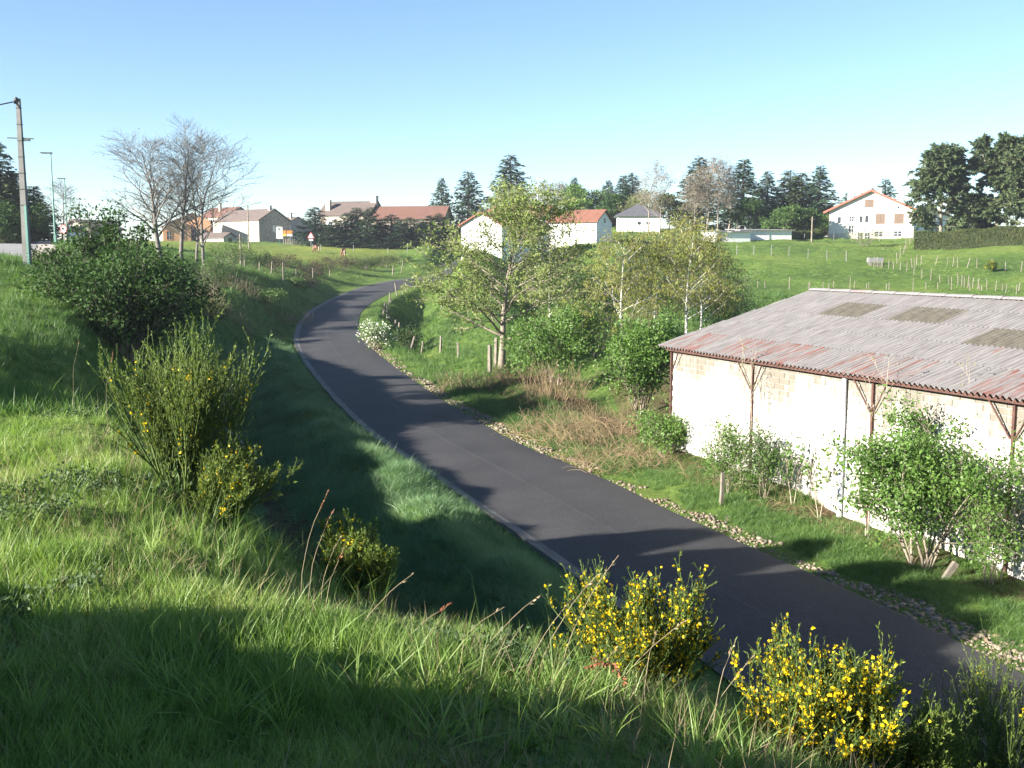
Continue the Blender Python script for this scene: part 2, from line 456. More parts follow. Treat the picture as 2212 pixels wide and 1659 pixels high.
M['white_flower'] = leafmat('white_flower', [(0.75, 0.75, 0.66), (0.8, 0.8, 0.75), (0.55, 0.62, 0.42)], 0.2, 0.7, 0.2)
M['straw'] = leafmat('straw', [(0.22, 0.175, 0.10), (0.30, 0.25, 0.16), (0.17, 0.125, 0.075)], 0.15, 0.8, 0.1)
M['seed_red'] = leafmat('seed_red', [(0.20, 0.07, 0.04), (0.30, 0.13, 0.07), (0.24, 0.10, 0.05)], 0.2, 0.8, 0.1)

def grassmat(name, cols, tcol, trans=0.4, psc=0.5, gloss=0.45):
    """blades: colour varies blade by blade and drifts over the ground"""
    m, nt, b = newmat(name)
    gm = nnode(nt, 'ShaderNodeNewGeometry')
    oi = nnode(nt, 'ShaderNodeObjectInfo')
    n = noise(nt, gm.outputs['Position'], psc, 4, 0.6)
    a1 = nnode(nt, 'ShaderNodeMath', operation='MULTIPLY_ADD'); nt.links.new(n, a1.inputs[0]); a1.inputs[1].default_value = 1.5; a1.inputs[2].default_value = -0.62
    a2 = nnode(nt, 'ShaderNodeMath', operation='MULTIPLY_ADD'); nt.links.new(gm.outputs['Random Per Island'], a2.inputs[0]); a2.inputs[1].default_value = 0.45; nt.links.new(a1.outputs[0], a2.inputs[2])
    a3 = nnode(nt, 'ShaderNodeMath', operation='MULTIPLY_ADD'); nt.links.new(oi.outputs['Random'], a3.inputs[0]); a3.inputs[1].default_value = 0.25; nt.links.new(a2.outputs[0], a3.inputs[2])
    k = len(cols)
    col = ramp(nt, a3.outputs[0], [(i / (k - 1), c) for i, c in enumerate(cols)])
    nt.links.new(col, b.inputs['Base Color'])
    b.inputs['Roughness'].default_value = gloss
    b.inputs['Specular IOR Level'].default_value = 0.35
    tr = nnode(nt, 'ShaderNodeBsdfTranslucent')
    nt.links.new(mixc(nt, 1.0, col, tcol, 'MULTIPLY'), tr.inputs[0])
    mx = nnode(nt, 'ShaderNodeMixShader'); mx.inputs[0].default_value = trans
    nt.links.new(b.outputs[0], mx.inputs[1]); nt.links.new(tr.outputs[0], mx.inputs[2])
    nt.links.new(mx.outputs[0], nt.nodes['Material Output'].inputs[0])
    return m
M['grass_bank'] = grassmat('grass_bank', [(0.075, 0.14, 0.03), (0.14, 0.235, 0.05), (0.20, 0.30, 0.075), (0.28, 0.34, 0.12), (0.34, 0.32, 0.18)], (1.2, 1.25, 0.6), 0.4, 1.5)
M['grass_verge'] = grassmat('grass_verge', [(0.065, 0.135, 0.065), (0.115, 0.21, 0.095), (0.17, 0.27, 0.13), (0.25, 0.33, 0.18)], (1.1, 1.25, 0.7), 0.35, 0.5)
M['grass_fresh'] = grassmat('grass_fresh', [(0.04, 0.09, 0.026), (0.075, 0.15, 0.036), (0.11, 0.19, 0.05), (0.15, 0.21, 0.065)], (1.15, 1.25, 0.6), 0.38, 0.8)
M['grass_field'] = grassmat('grass_field', [(0.06, 0.12, 0.03), (0.10, 0.18, 0.038), (0.15, 0.23, 0.05), (0.20, 0.26, 0.065)], (1.2, 1.25, 0.6), 0.35, 0.12)
M['leaf_dock'] = leafmat('leaf_dock', [(0.05, 0.12, 0.025), (0.08, 0.17, 0.03)], 0.35, 0.4, 0.4)

# ground: grass and earth seen between the blades
m, nt, b = newmat('ground_grass'); M['ground'] = m
p = wpos(nt)
n1 = noise(nt, p, 0.09, 5, .6); n2 = noise(nt, p, 1.3, 6, .7); n3 = noise(nt, p, 9, 6, .7)
c1 = ramp(nt, n1, [(0.30, (0.065, 0.115, 0.03)), (0.5, (0.11, 0.18, 0.04)), (0.72, (0.18, 0.235, 0.06))])
c2 = ramp(nt, n2, [(0.30, (0.45, 0.5, 0.45)), (0.5, (1, 1, 1)), (0.75, (1.25, 1.2, 1.1))])
c = mixc(nt, 0.9, c1, c2, 'MULTIPLY')
c3 = ramp(nt, n3, [(0.35, (0.45, 0.45, 0.42)), (0.65, (1.2, 1.2, 1.1))])
c = mixc(nt, 0.8, c, c3, 'MULTIPLY')
at_ = nnode(nt, 'ShaderNodeAttribute', attribute_name='soil')
soil = ramp(nt, n2, [(0.3, (0.045, 0.032, 0.018)), (0.7, (0.11, 0.085, 0.045))])
c = mixc(nt, at_.outputs['Fac'], c, soil)
at2 = nnode(nt, 'ShaderNodeAttribute', attribute_name='hay')
hay = mixc(nt, 0.75, (0.21, 0.25, 0.05), c3, 'MULTIPLY')
c = mixc(nt, at2.outputs['Fac'], c, hay)
nt.links.new(c, b.inputs['Base Color']); b.inputs['Roughness'].default_value = 0.95; b.inputs['Specular IOR Level'].default_value = 0.1
hm = nnode(nt, 'ShaderNodeMath', operation='ADD'); nt.links.new(n3, hm.inputs[0]); nt.links.new(n2, hm.inputs[1])
bump(nt, b, hm.outputs[0], 1.0, 0.12)

# asphalt
m, nt, b = newmat('asphalt'); M['asphalt'] = m
p = wpos(nt)
vo = nnode(nt, 'ShaderNodeTexVoronoi'); vo.inputs['Scale'].default_value = 55; nt.links.new(p, vo.inputs['Vector'])
n1 = noise(nt, p, 0.5, 5, .6); n2 = noise(nt, p, 60, 3, .6)
c = ramp(nt, n1, [(0.3, (0.030, 0.030, 0.033)), (0.7, (0.044, 0.0435, 0.047))])
sp = nnode(nt, 'ShaderNodeSeparateColor'); nt.links.new(vo.outputs['Color'], sp.inputs[0])
c = mixc(nt, 0.8, c, ramp(nt, sp.outputs[0], [(0.0, (0.6, 0.6, 0.6)), (0.9, (1.15, 1.15, 1.15)), (0.97, (2.6, 2.5, 2.3))]), 'MULTIPLY')
at_ = nnode(nt, 'ShaderNodeAttribute', attribute_name='seam')
c = mixc(nt, at_.outputs['Fac'], c, (0.075, 0.072, 0.07))
nt.links.new(c, b.inputs['Base Color']); b.inputs['Roughness'].default_value = 0.82
b.inputs['Specular IOR Level'].default_value = 0.3
bump(nt, b, vo.outputs['Distance'], 0.5, 0.008)

M['old_asphalt'] = plain('old_asphalt', (0.20, 0.195, 0.19), 0.9, 0.15, 0.6)
M['concrete'] = plain('concrete', (0.115, 0.11, 0.10), 0.9, 0.3, 1.7, bmp=0.4, bscale=25)
M['post_concrete'] = plain('post_concrete', (0.15, 0.147, 0.14), 0.85, 0.2, 2)
M['stone'] = leafmat('stone', [(0.15, 0.115, 0.08), (0.22, 0.18, 0.135), (0.10, 0.085, 0.065), (0.27, 0.23, 0.18), (0.18, 0.12, 0.08)], 0.0, 0.9, 0.2)
M['post_wood'] = plain('post_wood', (0.15, 0.133, 0.105), 0.9, 0.35, 4)
M['hedge_core'] = plain('hedge_core', (0.03, 0.04, 0.015), 0.95, 0.3, 3)
M['wire'] = plain('wire', (0.25, 0.24, 0.23), 0.5, 0.1, 2, 0.6)
M['metal_green'] = plain('metal_green', (0.10, 0.22, 0.18), 0.5, 0.2, 2, 0.2)
M['metal_grey'] = plain('metal_grey', (0.35, 0.36, 0.37), 0.45, 0.15, 2, 0.5)
M['dark_metal'] = plain('dark_metal', (0.04, 0.06, 0.06), 0.5, 0.2, 2, 0.3)
M['cable'] = plain('cable', (0.02, 0.02, 0.022), 0.6, 0.1)
M['rust'] = plain('rust', (0.065, 0.028, 0.02), 0.8, 0.4, 5, bmp=.3)
M['pvc'] = plain('pvc', (0.42, 0.43, 0.47), 0.5, 0.12, 3)
M['render_white'] = plain('render_white', (0.74, 0.73, 0.70), 0.9, 0.06, 0.8)
M['render_cream'] = plain('render_cream', (0.50, 0.44, 0.35), 0.9, 0.1, 0.8)
M['render_grey'] = plain('render_grey', (0.36, 0.34, 0.31), 0.9, 0.12, 0.8)
M['render_ochre'] = plain('render_ochre', (0.55, 0.30, 0.16), 0.9, 0.12, 0.8)
M['stone_wall'] = plain('stone_wall', (0.27, 0.245, 0.215), 0.95, 0.45, 2.2, bmp=0.6, bscale=4)
M['stone_base'] = plain('stone_base', (0.55, 0.50, 0.43), 0.95, 0.35, 2.0, bmp=0.5, bscale=4)
M['slate'] = plain('slate', (0.085, 0.085, 0.095), 0.6, 0.2, 2)
M['shutter_brown'] = plain('shutter_brown', (0.115, 0.075, 0.052), 0.7, 0.15, 4)
M['shutter_white'] = plain('shutter_white', (0.70, 0.70, 0.69), 0.6, 0.06, 4)
M['trim_red'] = plain('trim_red', (0.33, 0.08, 0.05), 0.7, 0.15, 4)
M['brick_trim'] = plain('brick_trim', (0.52, 0.20, 0.10), 0.85, 0.2, 4)
m, nt, b = newmat('pane_glass'); M['glass'] = m
b.inputs['Base Color'].default_value = (0.03, 0.035, 0.045, 1); b.inputs['Roughness'].default_value = 0.08
def tilemat(name, c, c2):
    m, nt, b = newmat(name)
    tc = nnode(nt, 'ShaderNodeTexCoord')
    w = nnode(nt, 'ShaderNodeTexWave', wave_type='BANDS', bands_direction='Y'); w.inputs['Scale'].default_value = 1.4; w.inputs['Distortion'].default_value = 0.4
    nt.links.new(tc.outputs['Object'], w.inputs[0])
    w2 = nnode(nt, 'ShaderNodeTexWave', wave_type='BANDS', bands_direction='X'); w2.inputs['Scale'].default_value = 0.9
    nt.links.new(tc.outputs['Object'], w2.inputs[0])
    n = noise(nt, tc.outputs['Object'], 1.1, 6, .7)
    cc = ramp(nt, n, [(0.3, c), (0.7, c2)])
    nt.links.new(cc, b.inputs['Base Color'])
    b.inputs['Roughness'].default_value = 0.85
    ad = nnode(nt, 'ShaderNodeMath', operation='ADD'); nt.links.new(w.outputs['Fac'], ad.inputs[0]); nt.links.new(w2.outputs['Fac'], ad.inputs[1])
    bump(nt, b, ad.outputs[0], 0.6, 0.08)
    return m
M['tile_red'] = tilemat('tile_red', (0.115, 0.056, 0.04), (0.17, 0.08, 0.055))
M['tile_orange'] = tilemat('tile_orange', (0.16, 0.065, 0.042), (0.21, 0.09, 0.058))
M['tile_brown'] = tilemat('tile_brown', (0.09, 0.068, 0.06), (0.14, 0.105, 0.09))
# corrugated fibre-cement sheets, weathered; red paint left on some
m, nt, b = newmat('sheet_grey'); M['sheet'] = m
tc = nnode(nt, 'ShaderNodeTexCoord'); oi = nnode(nt, 'ShaderNodeObjectInfo')
mp = nnode(nt, 'ShaderNodeMapping'); mp.inputs['Scale'].default_value = (11, 0.55, 1); nt.links.new(tc.outputs['Object'], mp.inputs[0])
cb = nnode(nt, 'ShaderNodeCombineXYZ'); mu = nnode(nt, 'ShaderNodeMath', operation='MULTIPLY'); nt.links.new(oi.outputs['Random'], mu.inputs[0]); mu.inputs[1].default_value = 50
nt.links.new(mu.outputs[0], cb.inputs[0]); nt.links.new(mu.outputs[0], cb.inputs[1])
va = nnode(nt, 'ShaderNodeVectorMath', operation='ADD'); nt.links.new(mp.outputs[0], va.inputs[0]); nt.links.new(cb.outputs[0], va.inputs[1])
n1 = noise(nt, va.outputs[0], 1.0, 5, .65); n2 = noise(nt, va.outputs[0], 1.7, 6, .75)
grey = ramp(nt, n2, [(0.30, (0.115, 0.106, 0.103)), (0.50, (0.195, 0.183, 0.178)), (0.70, (0.275, 0.26, 0.255))])
red = ramp(nt, n2, [(0.3, (0.12, 0.045, 0.035)), (0.7, (0.27, 0.10, 0.075))])
pr = nnode(nt, 'ShaderNodeAttribute', attribute_name='paint', attribute_type='OBJECT')
mm = nnode(nt, 'ShaderNodeMath', operation='ADD'); nt.links.new(n1, mm.inputs[0]); nt.links.new(pr.outputs['Fac'], mm.inputs[1])
fac = ramp(nt, mm.outputs[0], [(0.66, (0, 0, 0)), (0.80, (1, 1, 1))])
c = mixc(nt, fac, grey, red)
nt.links.new(c, b.inputs['Base Color']); b.inputs['Roughness'].default_value = 0.9
bump(nt, b, n2, 0.3, 0.01)
m, nt, b = newmat('sheet_translucent'); M['sheet_skylight'] = m
tc = nnode(nt, 'ShaderNodeTexCoord')
nt.links.new(ramp(nt, noise(nt, tc.outputs['Object'], 3, 6, .7), [(0.3, (0.085, 0.078, 0.062)), (0.55, (0.14, 0.125, 0.095)), (0.8, (0.20, 0.19, 0.165))]), b.inputs['Base Color'])
b.inputs['Roughness'].default_value = 0.6
# concrete blocks, limewashed, grey where the wash has gone under the eaves and by the joints
m, nt, b = newmat('block'); M['block'] = m
tc = nnode(nt, 'ShaderNodeTexCoord'); oi = nnode(nt, 'ShaderNodeObjectInfo')
pw = wpos(nt)
mp = nnode(nt, 'ShaderNodeMapping'); mp.inputs['Scale'].default_value = (2.2, 2.2, 0.5); nt.links.new(pw, mp.inputs[0])
n1 = noise(nt, mp.outputs[0], 1.4, 6, .7)
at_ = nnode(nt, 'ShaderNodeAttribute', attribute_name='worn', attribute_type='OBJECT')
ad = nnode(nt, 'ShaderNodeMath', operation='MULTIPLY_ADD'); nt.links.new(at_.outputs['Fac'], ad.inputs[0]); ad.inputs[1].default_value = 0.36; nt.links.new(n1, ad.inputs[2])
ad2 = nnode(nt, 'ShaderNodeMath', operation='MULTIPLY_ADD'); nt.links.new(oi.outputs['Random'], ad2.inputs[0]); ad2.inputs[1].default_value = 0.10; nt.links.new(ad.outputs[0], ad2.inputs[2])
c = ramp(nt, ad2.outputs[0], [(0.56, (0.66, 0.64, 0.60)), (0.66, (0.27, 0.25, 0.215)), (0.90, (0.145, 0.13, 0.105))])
nt.links.new(c, b.inputs['Base Color']); b.inputs['Roughness'].default_value = 0.95
bump(nt, b, noise(nt, pw, 40, 4), 0.3, 0.01)
M['mortar'] = plain('mortar', (0.50, 0.47, 0.42), 0.95, 0.2, 3)
m, nt, b = newmat('stream_water'); M['water'] = m
b.inputs['Base Color'].default_value = (0.02, 0.03, 0.03, 1); b.inputs['Roughness'].default_value = 0.35; b.inputs['Specular IOR Level'].default_value = 0.15
bump(nt, b, noise(nt, wpos(nt), 9, 3), 0.6, 0.05)
m, nt, b = newmat('horse_coat'); M['horse'] = m
nt.links.new(ramp(nt, noise(nt, wpos(nt), 2, 3), [(0.3, (0.11, 0.05, 0.028)), (0.7, (0.17, 0.075, 0.04))]), b.inputs['Base Color']); b.inputs['Roughness'].default_value = 0.5
M['mane'] = plain('mane', (0.38, 0.30, 0.21), 0.7, 0.15, 5)
# ------------------------------------------------------------ the upper road is cut level into the terrain
_G0 = G
_ry = np.array([15, 30, 45, 60, 75, 95, 115, 135, 160, 190, 230.])
_rx = np.array([-44, -39, -35.5, -34.5, -37.5, -46, -55.5, -64, -75, -88, -105.])
_rz = _G0(_rx, _ry)
def G(x, y):
    x = np.asarray(x, float); y = np.asarray(y, float)
    z = _G0(x, y)
    yc = np.clip(y, 15, 230)
    d = np.abs(x - np.interp(yc, _ry, _rx)) * 0.92
    w = (1 - _sst((d - 3.6) / 3.5)) * (y > 10) * (y < 235)
    return z * (1 - w) + np.interp(yc, _ry, _rz) * w

# ------------------------------------------------------------ ground sheet
az = np.concatenate([np.radians(np.arange(-180, -36, 4.0)), np.radians(np.arange(-36, 36.01, 0.16)), np.radians(np.arange(40, 180, 4.0))])
rr = np.concatenate([np.array([0.05]), np.exp(np.linspace(math.log(0.5), math.log(2), 12)), np.exp(np.linspace(math.log(2), math.log(280), 440))[1:], np.exp(np.linspace(math.log(280), math.log(2500), 24))[1:]])
na, nr = len(az), len(rr)
gx = rr[:, None] * np.sin(az)[None, :]; gy = rr[:, None] * np.cos(az)[None, :]
gz = G(gx, gy)
V = np.stack([gx, gy, gz], -1).reshape(-1, 3)
ii, jj = np.meshgrid(np.arange(nr - 1), np.arange(na), indexing='ij')
j2 = (jj + 1) % na
Fq = np.stack([ii * na + jj, (ii + 1) * na + jj, (ii + 1) * na + j2, ii * na + j2], -1).reshape(-1, 4)[:, ::-1]
ground = tag(mesh_obj('ground', V, Fq, M['ground'], smooth=True), kind='structure')
x, y = V[:, 0], V[:, 1]
yc = np.clip(y, -18, 280)
dr = (x - XR(yc)) * CS(yc); dl = (XL(yc) - x) * CS(yc)
s = np.zeros(len(V))
s = np.maximum(s, _sst((dr - 2.0) / 0.6) * (1 - _sst((dr - 5.5) / 2)) * (y > 10) * (y < 62) * 0.9)
s = np.maximum(s, np.exp(-((dl - 5.9) / 1.2) ** 2) * (y > 12) * (y < 70) * 0.85)
s = np.maximum(s, 0.8 * ((x > 5) & (y > 14) & (y < 60) & (dr > 2.5)))
s = np.clip(s + 0.4 * _hash_noise(x, y, 1.0, 21), 0, 1) * (s > 0.02)
a = ground.data.attributes.new('soil', 'FLOAT', 'POINT'); a.data.foreach_set('value', s.astype(np.float32))

hv = _sst((y - 150) / 20) * _sst((dl - 9) / 8) * (1 - _sst((y - 232) / 12)) * _sst((x + 92) / 20) * (0.75 + .6 * _hash_noise(x, y, 9, 81))
a = ground.data.attributes.new('hay', 'FLOAT', 'POINT'); a.data.foreach_set('value', np.clip(hv, 0, 1).astype(np.float32))

# ------------------------------------------------------------ path
ys = np.concatenate([np.arange(-15, 70, 0.6), np.arange(70, 279, 1.5)])
ts = np.array([0, 0.03, 0.25, 0.44, 0.455, 0.47, 0.75, 0.97, 1.0])
X = XL(ys)[:, None] * (1 - ts) + XR(ys)[:, None] * ts
wob = 0.05 * _hash_noise(ys * 0 + 3, ys, 0.8, 4) + 0.03 * _hash_noise(ys * 0 + 7, ys, 2.1, 5)
X[:, -1] += wob; X[:, 0] -= 0.5 * wob
Z = ZP(ys)[:, None] + np.array([-0.01, 0.0, 0.03, 0.04, 0.042, 0.04, 0.03, 0.0, -0.03])[None, :] + 0.02
V = np.stack([X, np.repeat(ys[:, None], len(ts), 1), Z], -1).reshape(-1, 3)
n, k = len(ys), len(ts)
ii, jj = np.meshgrid(np.arange(n - 1), np.arange(k - 1), indexing='ij')
Fq = np.stack([ii * k + jj, ii * k + jj + 1, (ii + 1) * k + jj + 1, (ii + 1) * k + jj], -1).reshape(-1, 4)
path = tag(mesh_obj('path', V, Fq, M['asphalt'], smooth=True), kind='structure')
sm = np.zeros((n, k)); sm[:, 4] = 0.55 * (0.6 + 0.8 * _hash_noise(ys * 0, ys, 6, 8))
ed_ = .30 * np.clip(.5 + 1.5 * _hash_noise(ys * 0 + 11, ys, 1.7, 14), 0, 1); sm[:, 1] = ed_ * .8; sm[:, 0] = .5; sm[:, 7] = ed_; sm[:, 8] = .6; sm[:, 2] = .10; sm[:, 6] = .12
a = path.data.attributes.new('seam', 'FLOAT', 'POINT'); a.data.foreach_set('value', sm.ravel().astype(np.float32))
# concrete gutter along its left edge: cast slabs with open joints
slab_y = np.concatenate([np.arange(20, 80, 2.0), np.arange(80, 230, 4.0)])
gut = tag(empty('concrete_gutter', (float(XL(30.)), 30, 0)), 'narrow grey concrete gutter along the left edge of the asphalt path', 'gutter')
for i in range(len(slab_y) - 1):
    y0, y1 = slab_y[i] + 0.015, slab_y[i + 1] - 0.015
    q = []; 
    yy_ = np.linspace(y0, y1, 4)
    wd = 0.30 + 0.08 * random.random()
    dz = 0.015 * (random.random() - .5)
    for y_ in yy_:
        xl = float(XL(y_)); c_ = float(CS(y_)); z_ = float(ZP(y_))
        for dx, zz in ((-wd, -0.1), (-wd, 0.095 + dz), (-wd * .45, 0.045 + dz), (0.03, 0.028 + dz), (0.03, -0.1)):
            q.append((xl + dx / c_ - float(XL(30.)), y_ - 30, z_ + zz))
    f = []
    for r_ in range(3):
        for c_ in range(4):
            f.append((r_ * 5 + c_, r_ * 5 + c_ + 1, (r_ + 1) * 5 + c_ + 1, (r_ + 1) * 5 + c_))
    f += [(0, 1, 2, 3, 4), (15, 16, 17, 18, 19)]
    mesh_obj('slab', q, f, M['concrete'], gut)

# ------------------------------------------------------------ upper road on the left
ys = np.arange(16, 228, 2.0)
xc = np.interp(ys, _ry, _rx); zc = np.interp(ys, _ry, _rz)
k_ = np.exp(-((ys[:, None] - ys) / 6) ** 2); k_ /= k_.sum(1, keepdims=True); xc = k_ @ xc
offs = np.array([-3.4, 0, 3.2])
V = np.stack([xc[:, None] + offs, np.repeat(ys[:, None], 3, 1), zc[:, None] + np.array([0.03, 0.09, 0.03])], -1).reshape(-1, 3)
ii, jj = np.meshgrid(np.arange(len(ys) - 1), np.arange(2), indexing='ij')
Fq = np.stack([ii * 3 + jj, ii * 3 + jj + 1, (ii + 1) * 3 + jj + 1, (ii + 1) * 3 + jj], -1).reshape(-1, 4)
tag(mesh_obj('upper_road', V, Fq, M['old_asphalt'], smooth=True), kind='structure')
M['shoulder'] = plain('shoulder', (0.34, 0.30, 0.25), 0.95, 0.25, 3)
V = np.stack([xc[:, None] + np.array([3.1, 4.6]), np.repeat(ys[:, None], 2, 1), np.stack([zc + 0.035, zc + 0.0], 1)], -1).reshape(-1, 3)
ii = np.arange(len(ys) - 1)
Fq = np.stack([ii * 2, ii * 2 + 1, ii * 2 + 3, ii * 2 + 2], -1)
V[:, 2] += 0.012
tag(mesh_obj('road_shoulder', V, Fq, M['shoulder'], smooth=True), kind='structure')

# ------------------------------------------------------------ stream in the gully
sy = np.arange(42, 72, 0.7)
sx = XL(sy) - (5.6 + 0.35 * np.sin(sy * 0.7)) / CS(sy)
sz = G(sx, sy) + 0.015
k_ = np.exp(-((sy[:, None] - sy) / 1.5) ** 2); k_ /= k_.sum(1, keepdims=True); sz = k_ @ sz
V = np.stack([np.stack([sx - 0.13, sy, sz], 1), np.stack([sx + 0.13, sy, sz], 1)], 1).reshape(-1, 3)
ii = np.arange(len(sy) - 1)
tag(mesh_obj('stream', V, np.stack([ii * 2, ii * 2 + 1, ii * 2 + 3, ii * 2 + 2], -1), M['water'], smooth=True), kind='structure')

# ------------------------------------------------------------ loose stones along the right edge
def stones(name, n, yr, drr, size, label, dens=None):
    ico = bmesh.new(); bmesh.ops.create_icosphere(ico, subdivisions=1, radius=1)
    iv = np.array([v.co[:] for v in ico.verts]); fi = np.array([[v.index for v in f.verts] for f in ico.faces]); ico.free()
    u = RNG.random(n)
    y_ = np.exp(math.log(yr[0]) + u * (math.log(yr[1]) - math.log(yr[0])))
    d_ = drr[0] + (drr[1] - drr[0]) * RNG.beta(1.6, 1.5, n)
    nz = _hash_noise(d_ * 0, y_, 2.3, 31) + _hash_noise(d_, y_, 0.8, 32)
    keep = (d_ < drr[1] * (0.62 + 0.9 * nz))
    y_, d_ = y_[keep], d_[keep]; n = len(y_)
    x_ = XR(y_) + d_ / CS(y_)
    s_ = np.exp(RNG.normal(math.log(size), 0.45, n)).clip(size * .4, size * 2.6) * (0.8 + 0.5 * np.clip(y_ / 60, 0, 1))
    z_ = G(x_, y_) + s_ * 0.2
    J = iv[None] * (1 + 0.28 * RNG.normal(size=(n, len(iv), 1))) * (s_[:, None] * RNG.uniform(.65, 1.2, (n, 3)))[:, None, :] * np.array([1, 1, .7])
    an = RNG.uniform(0, 6.28, n); c, s2 = np.cos(an)[:, None], np.sin(an)[:, None]
    J = np.stack([J[..., 0] * c - J[..., 1] * s2, J[..., 0] * s2 + J[..., 1] * c, J[..., 2]], -1)
    V = (J + np.stack([x_, y_, z_], 1)[:, None, :]).reshape(-1, 3)
    Fq = (fi[None] + (np.arange(n) * len(iv))[:, None, None]).reshape(-1, 3)
    return tag(mesh_obj(name, V, Fq, M['stone']), label, 'gravel', kind='stuff')
stones('gravel', 6500, (11, 95), (-0.08, 1.15), 0.033, 'pale loose stones spilling along the right edge of the asphalt path')
# ------------------------------------------------------------ barn
bt = np.array([1.92, -4.3]); bt = bt / np.linalg.norm(bt)         # along the eave, towards the camera
bn = np.array([-bt[1], bt[0]])                                    # up the roof, away from the path
if bn[0] < 0: bn = -bn
BS = S
ecx, ecy = pt(1422, 747, 11.5 * 2.7 * BS)[:2]
EZ = float(pt(1422, 747, 11.5 * 2.7 * BS)[2])
barn = tag(empty('barn', (ecx, ecy, 0), math.atan2(bt[1], bt[0])), 'long white block barn under a weathered red and grey corrugated roof beside the path', 'barn')
# local x along the eave, local y away from the path (left of x is +y)
BL, BW = 26.0, 5.75 * BS
rise = 1.56 * BS
OV, OVE = 0.42, 0.30
wall_z0 = -0.6
H_W = EZ - 0.12
CH = 0.185; CLEN = 0.46; JT = 0.012
# mortar core
mb = MB()
mb.box(OVE + .012, BL - .3, OV + 0.012, OV + 0.2, wall_z0, H_W)
mb.add([(OVE + .012, OV + .012, wall_z0), (OVE + .012, 2 * BW - OV, wall_z0), (OVE + .012, 2 * BW - OV, H_W), (OVE + .012, BW, H_W + rise * .93), (OVE + .012, OV + .012, H_W)], [(0, 1, 2, 3, 4)])
mb.box(OVE + .012, BL - .3, 2 * BW - OV - .2, 2 * BW - OV, wall_z0, H_W)
wall = mb.build('wall', M['mortar'], barn)
# blocks
bm = bmesh.new(); bmesh.ops.create_cube(bm, size=1)
bmesh.ops.scale(bm, vec=(CLEN - JT, 0.06, CH - JT), verts=bm.verts)
fr = [f for f in bm.faces if f.normal.y < -.5]
bmesh.ops.bevel(bm, geom=[e for e in fr[0].edges], offset=0.008, segments=1, affect='EDGES')
bme = bpy.data.meshes.new('block'); bm.to_mesh(bme); bm.free(); bme.materials.append(M['block'])
blocks = []
row = 0; z = H_W - CH / 2 - 0.005
rowi = 0
while z > wall_z0:
    x_ = OVE + (CLEN / 2 if rowi % 2 == 0 else CLEN)
    while x_ < 24.5:
        blocks.append((x_, z, rowi)); x_ += CLEN
    z -= CH; rowi += 1
def vis(bk):      # how near and unhidden a block is: near end of the wall, upper courses
    return bk[2] * 0.12 + abs(bk[0] - 8) * 0.16
blocks.sort(key=vis)
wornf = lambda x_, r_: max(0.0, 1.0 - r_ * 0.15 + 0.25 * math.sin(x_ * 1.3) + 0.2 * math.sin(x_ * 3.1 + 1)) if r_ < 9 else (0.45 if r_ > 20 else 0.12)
for (x_, z_, r_) in blocks[:300]:
    o = bpy.data.objects.new('block', bme); COL.objects.link(o); o.parent = wall
    o.location = (x_, OV + 0.018 + random.uniform(-.003, .003), z_)
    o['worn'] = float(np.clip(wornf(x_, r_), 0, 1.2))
bv = np.array([v.co[:] for v in bme.vertices]); bf = [tuple(p_.vertices) for p_ in bme.polygons]
rest = MB()
for (x_, z_, r_) in blocks[300:]:
    rest.add(bv + np.array([x_, OV + 0.018, z_]), bf)
rest_o = tag(rest.build('block', M['block'], wall), kind='stuff'); rest_o['worn'] = 0.24
# corrugated sheets: rows up the slope
SLEN = math.hypot(BW + 0.0, rise); sl = math.atan2(rise, BW)
ROWS = 5; SH = SLEN / ROWS
PIT = 0.178; NC = 6; SW = PIT * NC
def sheet_mesh(mat, ln):
    k = NC * 8 + 1
    xs = np.linspace(0, SW + PIT * .5, k)
    zz = 0.042 * np.cos(xs / PIT * 2 * math.pi)
    vs = []
    for yy_, off in ((0, 0), (ln, 0)):
        vs += [(a_, yy_, b_ + off) for a_, b_ in zip(xs, zz)]
    for yy_, off in ((0, 0), (ln, 0)):
        vs += [(a_, yy_, b_ - 0.008) for a_, b_ in zip(xs, zz)]
    f = [(i, i + 1, k + i + 1, k + i) for i in range(k - 1)]
    f += [(2 * k + i, 3 * k + i, 3 * k + i + 1, 2 * k + i + 1) for i in range(k - 1)]
    f += [(i, 2 * k + i, 2 * k + i + 1, i + 1) for i in range(k - 1)] + [(k + i, k + i + 1, 3 * k + i + 1, 3 * k + i) for i in range(k - 1)]
    me = bpy.data.meshes.new('sheet'); me.from_pydata(vs, [], f); me.update(); me.materials.append(mat)
    return me
shA = sheet_mesh(M['sheet'], SH + 0.14); shB = sheet_mesh(M['sheet_skylight'], SH + 0.14)
roof = empty('roof', (0, 0, EZ), 0, barn)
ncol = int(BL / SW)
for r_ in range(ROWS):
    for c_ in range(ncol):
        sky_ = (r_ == 3 and c_ in (3, 4)) or (r_ == 3 and c_ in (6, 7)) or (r_ == 2 and c_ in (10, 11)) or (r_ == 3 and c_ in (14, 15))
        o = bpy.data.objects.new('sheet', shB if sky_ else shA); COL.objects.link(o); o.parent = roof
        o.rotation_euler = (sl + 0.022, 0, random.uniform(-.003, .003))
        o.location = (c_ * SW + random.uniform(-.008, .008), r_ * SH * math.cos(sl), r_ * SH * math.sin(sl) + random.uniform(0, .006) + 0.006 * (c_ % 2))
        base = [0.12, -0.01, -0.06, -0.07, -0.06][r_]
        o['paint'] = base + random.uniform(-.09, .09)
